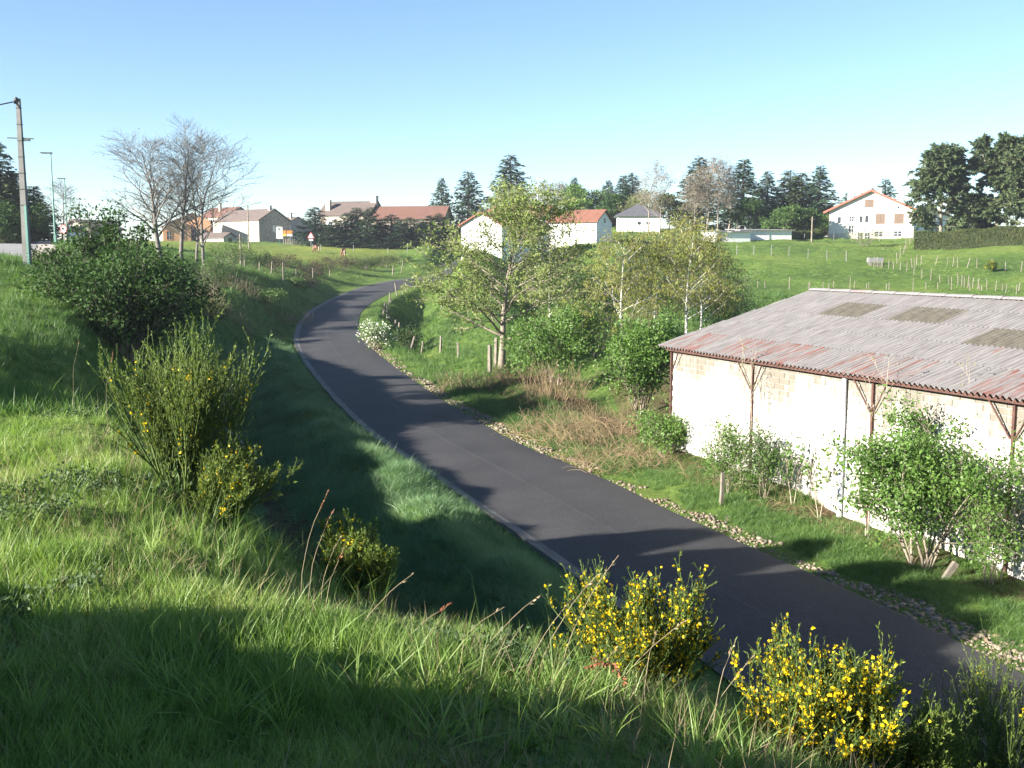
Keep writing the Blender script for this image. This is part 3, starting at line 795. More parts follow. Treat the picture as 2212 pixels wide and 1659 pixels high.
# far slope, a plain corrugated plane (turned away)
k = ncol * NC * 4 + 1
xs = np.linspace(0, ncol * SW, k); zz = 0.03 * np.cos(xs / PIT * 2 * math.pi)
vs = [(a_, BW, b_ + rise - .01) for a_, b_ in zip(xs, zz)] + [(a_, 2 * BW, b_) for a_, b_ in zip(xs, zz)]
o = mesh_obj('far_slope', vs, [(i, i + 1, k + i + 1, k + i) for i in range(k - 1)], M['sheet'], roof); o['paint'] = 0.0
# ridge cap pieces
for i in range(int(BL / 1.1)):
    mb = MB(); x0 = i * 1.1; 
    n_ = 7
    vs = []
    for xx in (x0, x0 + 1.12):
        rr_ = 0.12 if xx == x0 else 0.135
        for j in range(n_):
            a_ = math.pi * (0.12 + 0.76 * j / (n_ - 1))
            vs.append((xx, BW + math.cos(a_) * rr_ * 1.7, rise + 0.0 + math.sin(a_) * rr_))
    f = [(j, j + 1, n_ + j + 1, n_ + j) for j in range(n_ - 1)]
    o = mesh_obj('ridge_tile', vs, f, M['sheet'], roof, smooth=True); o['paint'] = random.choice([-.1, .02, .16, -.05, .05, .12])
# eave beam, rusty posts with braces, drainpipe
mb = MB(); mb.box(OVE - .1, BL - .2, OV - 0.24, OV - 0.15, EZ - 0.145, EZ - 0.055); mb.build('eave_beam', M['rust'], barn)
def barn_x(px):     # place along the wall seen at frame column px
    best = None
    for i in range(0, 2600):
        xx = i * 0.01
        wx = ecx + bt[0] * xx + bn[0] * OV; wy = ecy + bt[1] * xx + bn[1] * OV
        dep = wy * math.cos(TH) - (EZ - 1 - EYE) * math.sin(TH)
        p_ = 1106 + F * wx / dep
        if best is None or abs(p_ - px) < best[0]: best = (abs(p_ - px), xx)
    return best[1]
for j, px in enumerate((1431, 1628, 1888, 2192)):
    xx = barn_x(px) if j else OVE + 0.02
    mb = MB(); mb.box(xx - .035, xx + .035, OV - 0.09, OV - 0.02, wall_z0, EZ - 0.15)
    po = mb.build('post', M['rust'], barn)
    for sgn in ((1,) if j == 0 else (-1, 1)):
        b2 = MB(); b2.bar((xx + sgn * .06, OV - 0.08, EZ - 1.0), (xx + sgn * .62, OV - 0.19, EZ - 0.15), 0.034, 0.034)
        b2.build('brace', M['rust'], po)
xx = barn_x(1828)
mb = MB(); mb.tube([(xx, OV - 0.10, wall_z0), (xx, OV - 0.10, EZ - 0.25), (xx, OV - .05, EZ - .1)], 0.075, 12)
dp = mb.build('drainpipe', M['pvc'], barn, True)
mb = MB(); mb.tube([(xx, OV - .10, 1.2), (xx, OV - .10, 1.26)], 0.085, 12); mb.build('pipe_clip', M['pvc'], dp)

# ------------------------------------------------------------ houses
def house(name, label, loc, rz, W, L, he, hr, wall, roofm, wins=(), chim=(), over=0.5, base=None, trim=None, gable_over=None, sink=1.5, hip=False):
    """gable towards local -y, ridge along y; wins: (face, u along the face, sill height, width, height, style)"""
    h = empty(name, loc, rz)
    tag(h, label, 'house')
    x0, x1 = -W / 2, W / 2
    mb = MB()
    if hip:
        mb.box(x0, x1, 0, L, -sink, he)
    else:
        v = []
        for yy_ in (0, L): v += [(x0, yy_, -sink), (x1, yy_, -sink), (x1, yy_, he), (0, yy_, hr), (x0, yy_, he)]
        mb.add(v, [(0, 1, 2, 3, 4), (9, 8, 7, 6, 5), (0, 5, 6, 1), (1, 6, 7, 2), (4, 9, 5, 0), (2, 7, 8, 3), (3, 8, 9, 4)])
    mb.build('wall', wall, h)
    if base:
        mb = MB(); bh = base[1]; e_ = 0.04
        for bx in ((x0 - e_, x1 + e_, -e_, 0.0), (x1 + .0, x1 + e_, 0.0, L), (x0 - e_, x0, 0.0, L)): mb.box(*bx, -sink, bh)
        mb.build('plinth', base[0], h)
    go = over if gable_over is None else gable_over
    t = 0.22
    if hip:
        rw = max(0.0, L - W) / 2
        v = [(x0 - over, -over, he), (x1 + over, -over, he), (x1 + over, L + over, he), (x0 - over, L + over, he), (0, L / 2 - rw - .01, hr), (0, L / 2 + rw + .01, hr)]
        v += [(a_, b_, he - t) for a_, b_ in ((x0 - over, -over), (x1 + over, -over), (x1 + over, L + over), (x0 - over, L + over))]
        mb = MB(); mb.add(v, [(0, 1, 4), (1, 2, 5, 4), (2, 3, 5), (3, 0, 4, 5), (6, 9, 8, 7), (0, 6, 7, 1), (1, 7, 8, 2), (2, 8, 9, 3), (3, 9, 6, 0)])
        rf = mb.build('roof', roofm, h)
    else:
        sl_ = (hr - he) / (W / 2)
        rf = empty('roof', (0, 0, 0), 0, h)
        for sg in (-1, 1):
            xe = sg * (W / 2 + over); ze = he - sl_ * over + 0.06
            zr = hr + 0.06
            v = [(xe, -go, ze), (0, -go, zr), (0, L + go, zr), (xe, L + go, ze)]
            v += [(a_, b_, c_ + t) for a_, b_, c_ in v]
            mb = MB(); mb.add(v, [(0, 3, 2, 1), (4, 5, 6, 7), (0, 1, 5, 4), (1, 2, 6, 5), (2, 3, 7, 6), (3, 0, 4, 7)])
            mb.build('slope', roofm, rf)
            if trim:
                mb = MB(); mb.bar((xe, -go - .03, ze + t * .4), (0, -go - .03, zr + t * .4), 0.06, 0.34); mb.build('bargeboard', trim, rf)
    for (cx, cy, cw_, ch0, ch1) in chim:
        mb = MB(); mb.box(cx - cw_ / 2, cx + cw_ / 2, cy - cw_ / 2, cy + cw_ / 2, ch0, ch1); mb.box(cx - cw_ / 2 - .08, cx + cw_ / 2 + .08, cy - cw_ / 2 - .08, cy + cw_ / 2 + .08, ch1, ch1 + .12)
        mb.build('chimney', wall if wall is not M['stone_wall'] else M['render_grey'], h)
    for (face, u, sill, w_, h_, st) in wins:
        fr_ = MB()
        # frame ring proud of the wall, pane inside
        def P(a_, d_, z_):
            if face == 'S': return (a_, -d_, z_)
            if face == 'W': return (x0 - d_, a_, z_)
            return (x1 + d_, a_, z_)
        def bx(m_, a0, a1, d0, d1, z0, z1):
            q = [P(a0, d0, z0), P(a1, d0, z0), P(a1, d1, z0), P(a0, d1, z0), P(a0, d0, z1), P(a1, d0, z1), P(a1, d1, z1), P(a0, d1, z1)]
            m_.add(q, [(0, 3, 2, 1), (4, 5, 6, 7), (0, 1, 5, 4), (1, 2, 6, 5), (2, 3, 7, 6), (3, 0, 4, 7)])
        a0, a1, z0, z1 = u - w_ / 2, u + w_ / 2, sill, sill + h_
        e_ = 0.1; d0, d1 = 0.005, 0.06
        if base and sill < base[1]: d0, d1 = 0.045, 0.1
        if st == 'round':
            n_ = 16
            q = [P(u + math.cos(6.283 * i / n_) * w_ / 2, d1, sill + h_ / 2 + math.sin(6.283 * i / n_) * h_ / 2) for i in range(n_)] + [P(u + math.cos(6.283 * i / n_) * w_ / 2, -.1, sill + h_ / 2 + math.sin(6.283 * i / n_) * h_ / 2) for i in range(n_)]
            fr_.add(q, [tuple(range(n_))] + [(i, (i + 1) % n_, n_ + (i + 1) % n_, n_ + i) for i in range(n_)])
            fr_.build('window', M['glass'], h); continue
        bx(fr_, a0 - e_, a1 + e_, d0, d1, z0 - e_, z0); bx(fr_, a0 - e_, a1 + e_, d0, d1, z1, z1 + e_)
        bx(fr_, a0 - e_, a0, d0, d1 - .003, z0, z1); bx(fr_, a1, a1 + e_, d0, d1 - .003, z0, z1)
        wn_ = fr_.build('window' if st != 'door' else 'door', {'brick': M['brick_trim'], 'brown': M['render_grey'], 'door': M['shutter_brown']}.get(st, M['shutter_white'] if st != 'dark' else M['render_grey']), h)
        pn = MB(); bx(pn, a0, a1, d0, d0 + .012, z0, z1)
        pn.build('pane' if st != 'door' else 'leaf', {'brown': M['shutter_brown'], 'door': M['shutter_brown'], 'white': M['shutter_white']}.get(st, M['glass']), wn_)
        if st in ('dark', 'brick', 'mull', 'shut'):
            ml = MB(); bx(ml, u - .03, u + .03, d0 + .014, d0 + .04, z0, z1); bx(ml, a0, a1, d0 + .014, d0 + .037, z0 + h_ * .5 - .02, z0 + h_ * .5 + .02)
            ml.build('glazing_bar', M['shutter_white'], wn_)
        if st == 'shut':
            for sg in (-1, 1):
                sm_ = MB(); c_ = u + sg * (w_ * .75 + .12); bx(sm_, c_ - w_ * .25, c_ + w_ * .25, d0, d0 + .05, z0 - .05, z1 + .05); sm_.build('shutter', M['shutter_white'], wn_)
        if st == 'brown':
            ml = MB(); bx(ml, u - .02, u + .02, d0 + .014, d0 + .03, z0, z1); ml.build('shutter_joint', M['bark_dark'], wn_)
    return h
def place(xD, Y): 
    p_ = at(xD, Y); return p_
# white chalet on the meadow
p_ = at(1879, 200); 
mm_ = mpp(200) * math.cos(TH)
W_ = 15.4
house('chalet', 'big white house with brown shutters and red gable trim above the green meadow', (p_[0], p_[1], p_[2]), -R(26.5), W_, 12.5, 5.35, 8.95, M['render_white'], M['tile_brown'],
      wins=[('S', -5.8, 2.95, .7, 1.25, 'blue'), ('S', -3.5, 3.35, .9, .9, 'mull'), ('S', -3.5, 1.25, .9, 1.35, 'mull'), ('S', -1.75, 3.05, .65, 1.25, 'blue'), ('S', -0.7, 3.05, .65, 1.35, 'blue'), ('S', 1.75, 2.75, 1.7, 1.9, 'brown'), ('S', 5.1, 2.75, 1.7, 1.9, 'brown'), ('S', -.35, 5.9, 1.6, 1.5, 'brown'), ('S', 4.9, 5.6, .4, .4, 'blue'),
            ('S', 1.6, .45, 1.3, .9, 'dark'), ('S', 5.0, .45, 1.3, .9, 'dark'), ('S', -1.8, -.2, .8, 1.3, 'dark'), ('S', -0.5, -.2, .8, 1.3, 'dark')],
      chim=[(-4.4, 4.0, 1.0, 5.5, 9.2), (0.4, 9, .6, 8.5, 9.9)], over=1.0, base=(M['stone_base'], 1.05), trim=M['trim_red'], gable_over=0.8)
# stone house with shaded gable
p_ = at(594, 268)
house('stone_house', 'stone house with a dark shaded gable and brown roof, left of the spruces', p_, R(50), 9.6, 19, 5.3, 8.1, M['stone_wall'], M['tile_brown'],
      wins=[('S', 0.5, 2.6, .9, 1.4, 'shut'), ('S', -1.4, .2, .7, .8, 'dark'), ('W', 5.0, 1.6, 1.0, 1.7, 'shut'), ('W', 9.5, 1.6, 1.0, 1.7, 'shut'), ('W', 14, 1.6, 1.0, 1.7, 'shut'), ('W', 3.5, -.4, 1.3, 2.0, 'door')], chim=[(-.6, .9, .7, 7.2, 9.0)], over=.35)
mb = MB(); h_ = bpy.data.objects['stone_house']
mb.box(-4.86, -4.806, 0.1, 18.9, -1.5, 5.1); mb.build('front_render', M['render_cream'], h_)  # paler cream sheet over the long left wall
p_ = at(520, 283)
house('render_house', 'pale two storey house with red tile roof joined behind the stone house', p_, R(50), 9, 12, 6.6, 9.0, M['render_cream'], M['tile_red'],
      wins=[('W', 2.5, 4.2, 1.1, 1.6, 'shut'), ('W', 6.5, 4.2, 1.1, 1.6, 'shut'), ('W', 10, 4.2, 1.1, 1.6, 'shut'), ('W', 4.5, 1, 1.1, 1.7, 'shut')], chim=[(-2, 6, .6, 7, 10.2)], over=.4)
p_ = at(645, 284)
house('grey_house', 'plain grey rendered house with white shutters right of the stone gable', p_, R(42), 11, 9, 3.7, 6.4, M['render_grey'], M['tile_brown'],
      wins=[('S', -3.2, 3.1, 1.5, 1.1, 'white'), ('S', -3.2, .4, 1.6, 1.3, 'white')], chim=[(-1, 2, .5, 6, 7.6)], over=.3)
p_ = at(418, 262)
house('ochre_house', 'orange rendered house with brick trimmed windows behind the bare ash trees', p_, R(12), 8.5, 9, 5.0, 6.9, M['render_ochre'], M['tile_brown'],
      wins=[('S', -2.5, 1.0, 1.0, 1.9, 'brick'), ('S', 0.3, 1.0, 1.0, 1.9, 'brick'), ('S', 2.8, 1.0, 1.0, 1.9, 'brick')], over=.5)
p_ = at(383, 255)
house('ochre_annex', 'lower orange annex with red roof left of the orange house', p_, R(20), 6.5, 8, 3.6, 5.3, M['render_ochre'], M['tile_red'],
      wins=[('S', -1.8, .6, 1.1, 1.9, 'brick'), ('S', 1.3, .6, 1.1, 1.9, 'brick')], over=.5)
p_ = at(497, 240)
house('lean_shed', 'small tiled garden shed in front of the pale house', p_, R(60), 4.0, 7.5, 1.1, 2.1, M['render_grey'], M['tile_brown'], wins=[('S', 0, -.6, 1.0, 1.6, 'door')], over=.3)
# farm behind the spruce hedge
p_ = at(815, 262)
house('farmhouse', 'tall farmhouse with brown roof and two chimneys behind the spruce row', p_, R(72), 9.5, 13.5, 7.0, 10.2, M['render_cream'], M['tile_brown'],
      wins=[('W', 10.5, 3.8, 1.0, 1.6, 'shut'), ('W', 6, 3.8, 1.0, 1.6, 'shut'), ('W', 2, 3.8, 1.0, 1.6, 'shut')], chim=[(-3.0, 11.8, 1.1, 7.5, 10.6), (0, 0.6, 1.5, 9.5, 11.6)], over=.45)
p_ = at(966, 258)
house('long_barn', 'long cream barn with red tiled roof behind the spruce row', p_, R(80), 9, 19, 6.1, 8.9, M['render_cream'], M['tile_red'],
      wins=[('W', 4.5, 3.2, 2.0, 1.9, 'brick'), ('W', 12, 3.4, 1.4, 1.4, 'brick'), ('W', 16, 3.2, 1.4, 1.6, 'brick')], over=.6)
# white low buildings behind the maple and birches
p_ = at(1040, 138)
house('white_gable_house', 'low white gabled building seen through the budding maple', p_, -R(25), 6.0, 16, 3.3, 4.9, M['render_white'], M['tile_orange'],
      wins=[('E', 4, 1.3, 1.2, 1.1, 'blue'), ('E', 8, 1.3, 1.2, 1.1, 'blue'), ('E', 12, 1.3, 1.2, 1.1, 'blue')], over=.4)
p_ = at(1195, 185)
house('orange_roof_house', 'white building with orange roof just behind the white garage', p_, R(62), 9, 12, 4.0, 6.2, M['render_white'], M['tile_orange'], wins=[('W', 3, 1.5, 1.1, 1.2, 'blue')], over=.4)
p_ = at(1305, 165)
house('white_garage', 'white windowless building with orange tiled roof beside the birches', p_, R(62), 6.2, 8.2, 3.15, 4.85, M['render_white'], M['tile_orange'], wins=[('S', 0.1, 3.1, .5, .5, 'dark')], over=.35)
p_ = at(1380, 203)
house('slate_pavilion', 'square white pavilion with slate pyramid roof and two round windows', p_, -R(4), 8.2, 8.2, 3.2, 5.6, M['render_white'], M['slate'], wins=[('S', .0, 1.35, .7, .7, 'round'), ('S', 1.7, 1.35, .7, .7, 'round')], over=.5, hip=True)
p_ = at(2005, 228)
house('red_roof_house', 'white house with red roof half hidden behind the big spruces', p_, R(30), 22, 10, 3.6, 5.8, M['render_white'], M['tile_red'], wins=[('S', 3, 1, 1.2, 1.2, 'blue'), ('S', 7, 1, 1.2, 1.2, 'blue')], over=.5)
# low sheds at the top of the meadow
def shed(label, xD, Y, W, D_, h0, h1, rz):
    p_ = at(xD, Y)
    e = tag(empty('low_shed', p_, rz), label, 'shed')
    mb = MB(); mb.box(-W / 2, W / 2, 0, D_, -1.5, h0 - .02); mb.build('wall', M['render_white'], e)
    mb = MB(); v = [(-W / 2 - .3, -.4, h0), (W / 2 + .3, -.4, h0), (W / 2 + .3, D_ + .3, h1), (-W / 2 - .3, D_ + .3, h1)]; v += [(a_, b_, c_ + .12) for a_, b_, c_ in v]
    mb.add(v, [(0, 3, 2, 1), (4, 5, 6, 7), (0, 1, 5, 4), (1, 2, 6, 5), (2, 3, 7, 6), (3, 0, 4, 7)]); mb.build('roof', M['old_asphalt'], e)
    mb = MB(); mb.box(-W / 2 + .3, -W / 2 + 1.2, -.05, -.005, -1, h0 - .35); mb.build('door', M['bark_grey'], e)
shed('long low white shed with flat grey roof left of the fence line', 1583, 172, 6.5, 5, 1.7, 1.9, R(18))
shed('second low grey shed with flat roof next to the hedge wall', 1655, 176, 9.5, 5, 1.6, 1.85, R(15))
# ------------------------------------------------------------ plants: generators
def grow(p, d, L, r0, lev, spec, out, rng, tfrac=0.0):
    s = spec[lev]
    n = s['segs']
    d = np.array(d, float); d /= np.linalg.norm(d)
    pts = [np.array(p, float)]; dirs = [d]
    for i in range(n):
        d = d + rng.normal(size=3) * s['wander'] + np.array([0, 0, s['up']])
        d /= np.linalg.norm(d)
        pts.append(pts[-1] + d * (L / n)); dirs.append(d)
    pts = np.array(pts)
    rad = r0 * (1 - (1 - s.get('tip', 0.25)) * np.linspace(0, 1, n + 1) ** s.get('tpow', 1.0))
    rad = np.maximum(rad, s.get('rmin', 0.004))
    out.setdefault(lev, []).append((pts, rad))
    if lev + 1 >= len(spec): return
    c = spec[lev + 1]
    k = max(1, int(round(c['n'] * (0.6 + 0.4 * min(1.5, L / c.get('refL', L))) * rng.uniform(.8, 1.2))))
    st, en = s.get('start', 0.25), s.get('end', 0.98)
    az0 = rng.uniform(0, 6.28)
    for j in range(k):
        t = st + (en - st) * ((j + rng.uniform(0, 1)) / k)
        f = t * n; i = min(int(f), n - 1); fr = f - i
        q = pts[i] * (1 - fr) + pts[i + 1] * fr
        dd = dirs[i + 1]
        a = np.cross(dd, (0, 0, 1.0)); 
        if np.linalg.norm(a) < 0.05: a = np.array([1.0, 0, 0])
        a /= np.linalg.norm(a); b = np.cross(dd, a)
        th = az0 + j * 2.4 + rng.normal() * .4
        ang = c['ang'] * (1 - c.get('angdrop', 0) * t) + rng.normal() * c.get('avar', .12)
        nd = dd * math.cos(ang) + (a * math.cos(th) + b * math.sin(th)) * math.sin(ang)
        ll = c['len'] * (1 - c.get('taper', .5) * (t - st) / max(1e-3, en - st)) * rng.uniform(.75, 1.2)
        if c.get('rel'): ll *= L
        rr_ = np.interp(t, np.linspace(0, 1, n + 1), rad) * c.get('rr', .55)
        grow(q, nd, ll, rr_, lev + 1, spec, out, rng, t)
def skeleton_mesh(out, sides):
    parts = []
    for lev, lst in out.items():
        byn = {}
        for p, r_ in lst: byn.setdefault(len(p), []).append((p, r_))
        for n, l in byn.items():
            parts.append(tubes_batch(np.stack([a for a, _ in l]), np.stack([b for _, b in l]), sides[min(lev, len(sides) - 1)]))
    return merge(parts)
def sample_on(lst, n, rng, lo=0.0, hi=1.0):
    """n points on a list of polylines, with directions"""
    L = np.array([np.linalg.norm(p[-1] - p[0]) for p, _ in lst]); L = L / L.sum()
    idx = rng.choice(len(lst), n, p=L)
    t = rng.uniform(lo, hi, n)
    P = np.empty((n, 3)); D = np.empty((n, 3))
    for q in range(n):
        p = lst[idx[q]][0]; f = t[q] * (len(p) - 1); i = min(int(f), len(p) - 2); fr = f - i
        P[q] = p[i] * (1 - fr) + p[i + 1] * fr; D[q] = p[i + 1] - p[i]
    D /= np.linalg.norm(D, axis=1, keepdims=True) + 1e-9
    return P, D
def foliage(P, D, rng, L, W, droop=0.0, spread=0.0, along=0.5):
    n = len(P)
    d = rdir(n, rng) + D * along; d[:, 2] -= droop
    P = P + rng.normal(size=(n, 3)) * spread
    return leaf_quads(P, d, rdir(n, rng), L * rng.uniform(.6, 1.3, n), W * rng.uniform(.6, 1.3, n))
def scale_to(loc, H):
    return loc
def fit(out, W, H, center=1.0):
    """scale a skeleton to a crown width W and a height H"""
    A = np.concatenate([p for l in out.values() for p, _ in l])
    zt = A[:, 2].max(); cx = np.median(A[:, :2], axis=0) * 0
    wx = np.percentile(A[:, 0], 99) - np.percentile(A[:, 0], 1)
    sx = W / wx if W else 1.0; sz = H / zt
    k = np.array([sx, sx, sz])
    up = A[A[:, 2] > zt * .4]
    mx_ = (np.percentile(up[:, 0], 98) + np.percentile(up[:, 0], 2)) / 2 * center; my_ = (np.percentile(up[:, 1], 98) + np.percentile(up[:, 1], 2)) / 2 * center
    def sh(p):
        q = p.copy(); t = np.clip(p[:, 2:3] / (zt * .55), 0, 1); q[:, 0:1] -= mx_ * t; q[:, 1:2] -= my_ * t
        return q * k
    for l in out: out[l] = [(sh(p), r_) for p, r_ in out[l]]
def tree(name, label, cat, loc, spec, H, seed, bark, leaf=None, nleaf=0, lsize=(.1, .06), droop=.3, spread=.05, sides=(8, 5, 4, 3), stems=1, stem_ang=.0, r0=.2, group=None, along=.5, leaf_lev=None, lean=(0, 0), extra=None, W=None, twig=None, Hfit=True, center=1.0):
    rng = np.random.default_rng(seed)
    out = {}
    for s in range(stems):
        th = s * 2.4 + rng.uniform(0, 1)
        an = stem_ang * (0.35 + 0.65 * math.sqrt((s + .5) / stems)) if stems > 1 else 0
        d = (math.sin(an) * math.cos(th) + lean[0], math.sin(an) * math.sin(th) + lean[1], math.cos(an))
        off = (0.12 * math.cos(th) * (stems > 1) * r0 * 6, 0.12 * math.sin(th) * (stems > 1) * r0 * 6, -0.15)
        grow(off, d, H * (1 if stems == 1 else rng.uniform(.75, 1.08)), r0 * (1 if stems == 1 else rng.uniform(.7, 1.1)), 0, spec, out, rng)
    if Hfit: fit(out, W, H, center)
    root = tag(empty(name, loc), label, cat, group)
    hi = {l: v for l, v in out.items() if l >= 2}; lo = {l: v for l, v in out.items() if l < 2}
    if twig is None: hi, lo = {}, out
    mesh_obj('trunk', *skeleton_mesh(lo, sides), bark, root, smooth=True)
    if hi: mesh_obj('branches', *skeleton_mesh(hi, sides), twig, root)
    if leaf is not None and nleaf:
        levs = leaf_lev or [max(out)]
        lst = sum([out[l] for l in levs if l in out], [])
        P, D = sample_on(lst, nleaf, rng, 0.15, 1.0)
        v, f = foliage(P, D, rng, lsize[0], lsize[1], droop, spread, along)
        mesh_obj('crown', v, f, leaf, root)
    return root
def bare_spec(H, n1=14, n2=9, n3=6, spread=.42, a1=.75, up=.10, start=.28):
    return [dict(segs=9, wander=.035, up=.03, start=start, tip=.12, tpow=.9),
            dict(n=n1, segs=6, wander=.10, up=up, ang=a1, angdrop=.45, len=H * spread, taper=.62, rr=.55, start=.22, tip=.2),
            dict(n=n2, segs=4, wander=.13, up=.10, ang=.65, len=H * .15, taper=.4, rr=.55, start=.15, rmin=.012),
            dict(n=n3, segs=3, wander=.15, up=.12, ang=.6, len=H * .062, taper=.3, rr=.6, rmin=.0085, tip=.7)]
def conifer_mesh(H, W, seed, whorls=30, per=9, dens=1.0, ragged=.2, tuft=(.55, .20), gap=0.0, droop=.25, bare=.06):
    rng = np.random.default_rng(seed)
    n = int(whorls * per)
    t = (np.arange(n) + rng.uniform(0, 1, n)) / n               # 0 base .. 1 top
    z = H * (bare + (1 - bare) * t ** 0.9)
    th = rng.uniform(0, 6.283, n)
    lob = 1 + ragged * np.sin(th * 2 + seed) * np.sin(z * .9 + seed * 2)
    rad = W / 2 * (1 - t) ** 0.78 * rng.uniform(1 - ragged * 1.6, 1 + ragged * .6, n) * lob + 0.12
    if gap: rad *= np.where(rng.random(n) < gap, .45, 1)
    k = 5
    s = np.linspace(0, 1, k)
    P = np.empty((n, k, 3))
    P[..., 0] = rad[:, None] * s * np.cos(th)[:, None]; P[..., 1] = rad[:, None] * s * np.sin(th)[:, None]
    P[..., 2] = z[:, None] - rad[:, None] * (droop * np.sin(s * 2.3) * 1.0) + rad[:, None] * 0.18 * s ** 3
    bv, bf = tubes_batch(P, np.linspace(.03, .008, k)[None, :] * (0.5 + rad[:, None] / 2), 3)
    tv, tf = tubes_batch(np.array([[(0, 0, -.6), (0, 0, H * .5), (0, 0, H * .99)]]), np.array([[H * .018, H * .011, .02]]), 7)
    trunk = merge([(bv, bf), (tv, tf)])
    m = np.maximum(3, (rad / (tuft[0] * .32) * dens * 2.2)).astype(int)
    idx = np.repeat(np.arange(n), m)
    N = len(idx)
    u = rng.uniform(.12, 1.03, N) ** .8
    fi = np.clip(u * (k - 1), 0, k - 1.001); i0 = fi.astype(int); fr = (fi - i0)[:, None]
    C = P[idx, i0] * (1 - fr) + P[idx, i0 + 1] * fr
    out = np.stack([np.cos(th[idx]), np.sin(th[idx]), np.zeros(N)], 1)
    side = np.stack([-np.sin(th[idx]), np.cos(th[idx]), np.zeros(N)], 1) * rng.choice([-1, 1], N)[:, None]
    D = out * rng.uniform(.3, 1, (N, 1)) + side * rng.uniform(.2, 1.1, (N, 1)) + np.array([0, 0, 1]) * rng.uniform(-.85, .25, (N, 1))
    Nn = np.array([0, 0, 1.0]) + rng.normal(size=(N, 3)) * .45
    sz = rng.uniform(.55, 1.25, N) * (0.75 + .25 * np.clip(rad[idx], 0, 2) / 2)
    lv, lf = leaf_quads(C + rng.normal(size=(N, 3)) * .05, D, Nn, tuft[0] * sz, tuft[1] * sz)
    return trunk, (lv, lf)
CON = {}
def conifer(label, loc, H, W, var, needle='needle', group=None, rz=0.0, kw=None, name='spruce_tree'):
    key = (var, needle)
    if key not in CON:
        tr, cr = conifer_mesh(10.0, 4.2, 100 + var, **(kw or {}))
        root = empty(name)
        mesh_obj('trunk', *tr, M['bark_dark'], root); mesh_obj('crown', *cr, M[needle], root)
        CON[key] = root; o = root
    else:
        o = copy_tree(CON[key]); o.name = name
    o.location = [float(c) for c in loc]; o.location.z -= .1
    o.rotation_euler = (0, 0, rz)
    o.scale = (W / 4.2, W / 4.2, H / 10.0)
    tag(o, label, 'tree', group)
    return o
def shrub(name, label, loc, H, W, seed, leaf, nleaf, lsize=(.11, .06), stems=14, bark='bark_grey', cat='shrub', group=None, clump=.22, flower=None, nfl=0, r0=.035, twist=.12, squash=None, open_=0.0):
    """many-stemmed shrub: arching stems, twigs, and leaf clumps round the twig ends"""
    rng = np.random.default_rng(seed)
    out = {}
    spec = [dict(segs=6, wander=twist, up=.02, start=.22, tip=.3), dict(n=7, segs=4, wander=.16, up=.07, ang=.7, len=H * .38, taper=.5, rr=.55, start=.15, rmin=.006), dict(n=4, segs=3, wander=.2, up=.06, ang=.7, len=H * .13, taper=.3, rr=.6, rmin=.004)]
    mx = math.atan2(W / 2, H) * 1.15
    for s in range(stems):
        th = s * 2.4 + rng.uniform(-.4, .4)
        an = mx * math.sqrt((s + .4) / stems) * rng.uniform(.75, 1.1)
        ll = H * 1.0 / math.cos(an * .75) * rng.uniform(.7, 1.0) * (1 - .18 * an / max(mx, .01))
        grow((.18 * W * .25 * math.cos(th), .18 * W * .25 * math.sin(th), -.1), (math.sin(an) * math.cos(th), math.sin(an) * math.sin(th), math.cos(an)), ll * .82, r0 * rng.uniform(.7, 1.2), 0, spec, out, rng)
    fit(out, W * .93, H * .97)
    root = tag(empty(name, loc), label, cat, group)
    mesh_obj('stems', *skeleton_mesh(out, (5, 4, 3)), M[bark], root)
    lst = out[2] + out[1]
    k = max(8, int(nleaf / 16))
    C, D = sample_on(out[2] * 3 + out[1], k, rng, .3, 1.0)
    idx = rng.integers(0, k, nleaf)
    P = C[idx] + rng.normal(size=(nleaf, 3)) * clump * np.array([1, 1, .8])
    P[:, 2] = np.maximum(P[:, 2], .03)
    v, f = foliage(P, D[idx], rng, lsize[0], lsize[1], .15, .01, .2)
    mesh_obj('leaves', v, f, M[leaf], root)
    if flower:
        P2 = C[rng.integers(0, k, nfl)] + rng.normal(size=(nfl, 3)) * clump * 1.1
        v, f = foliage(P2, rdir(nfl, rng), rng, lsize[0] * .8, lsize[0] * .8, 0, 0, 0)
        mesh_obj('flowers', v, f, M[flower], root)['kind'] = 'stuff'
    return root
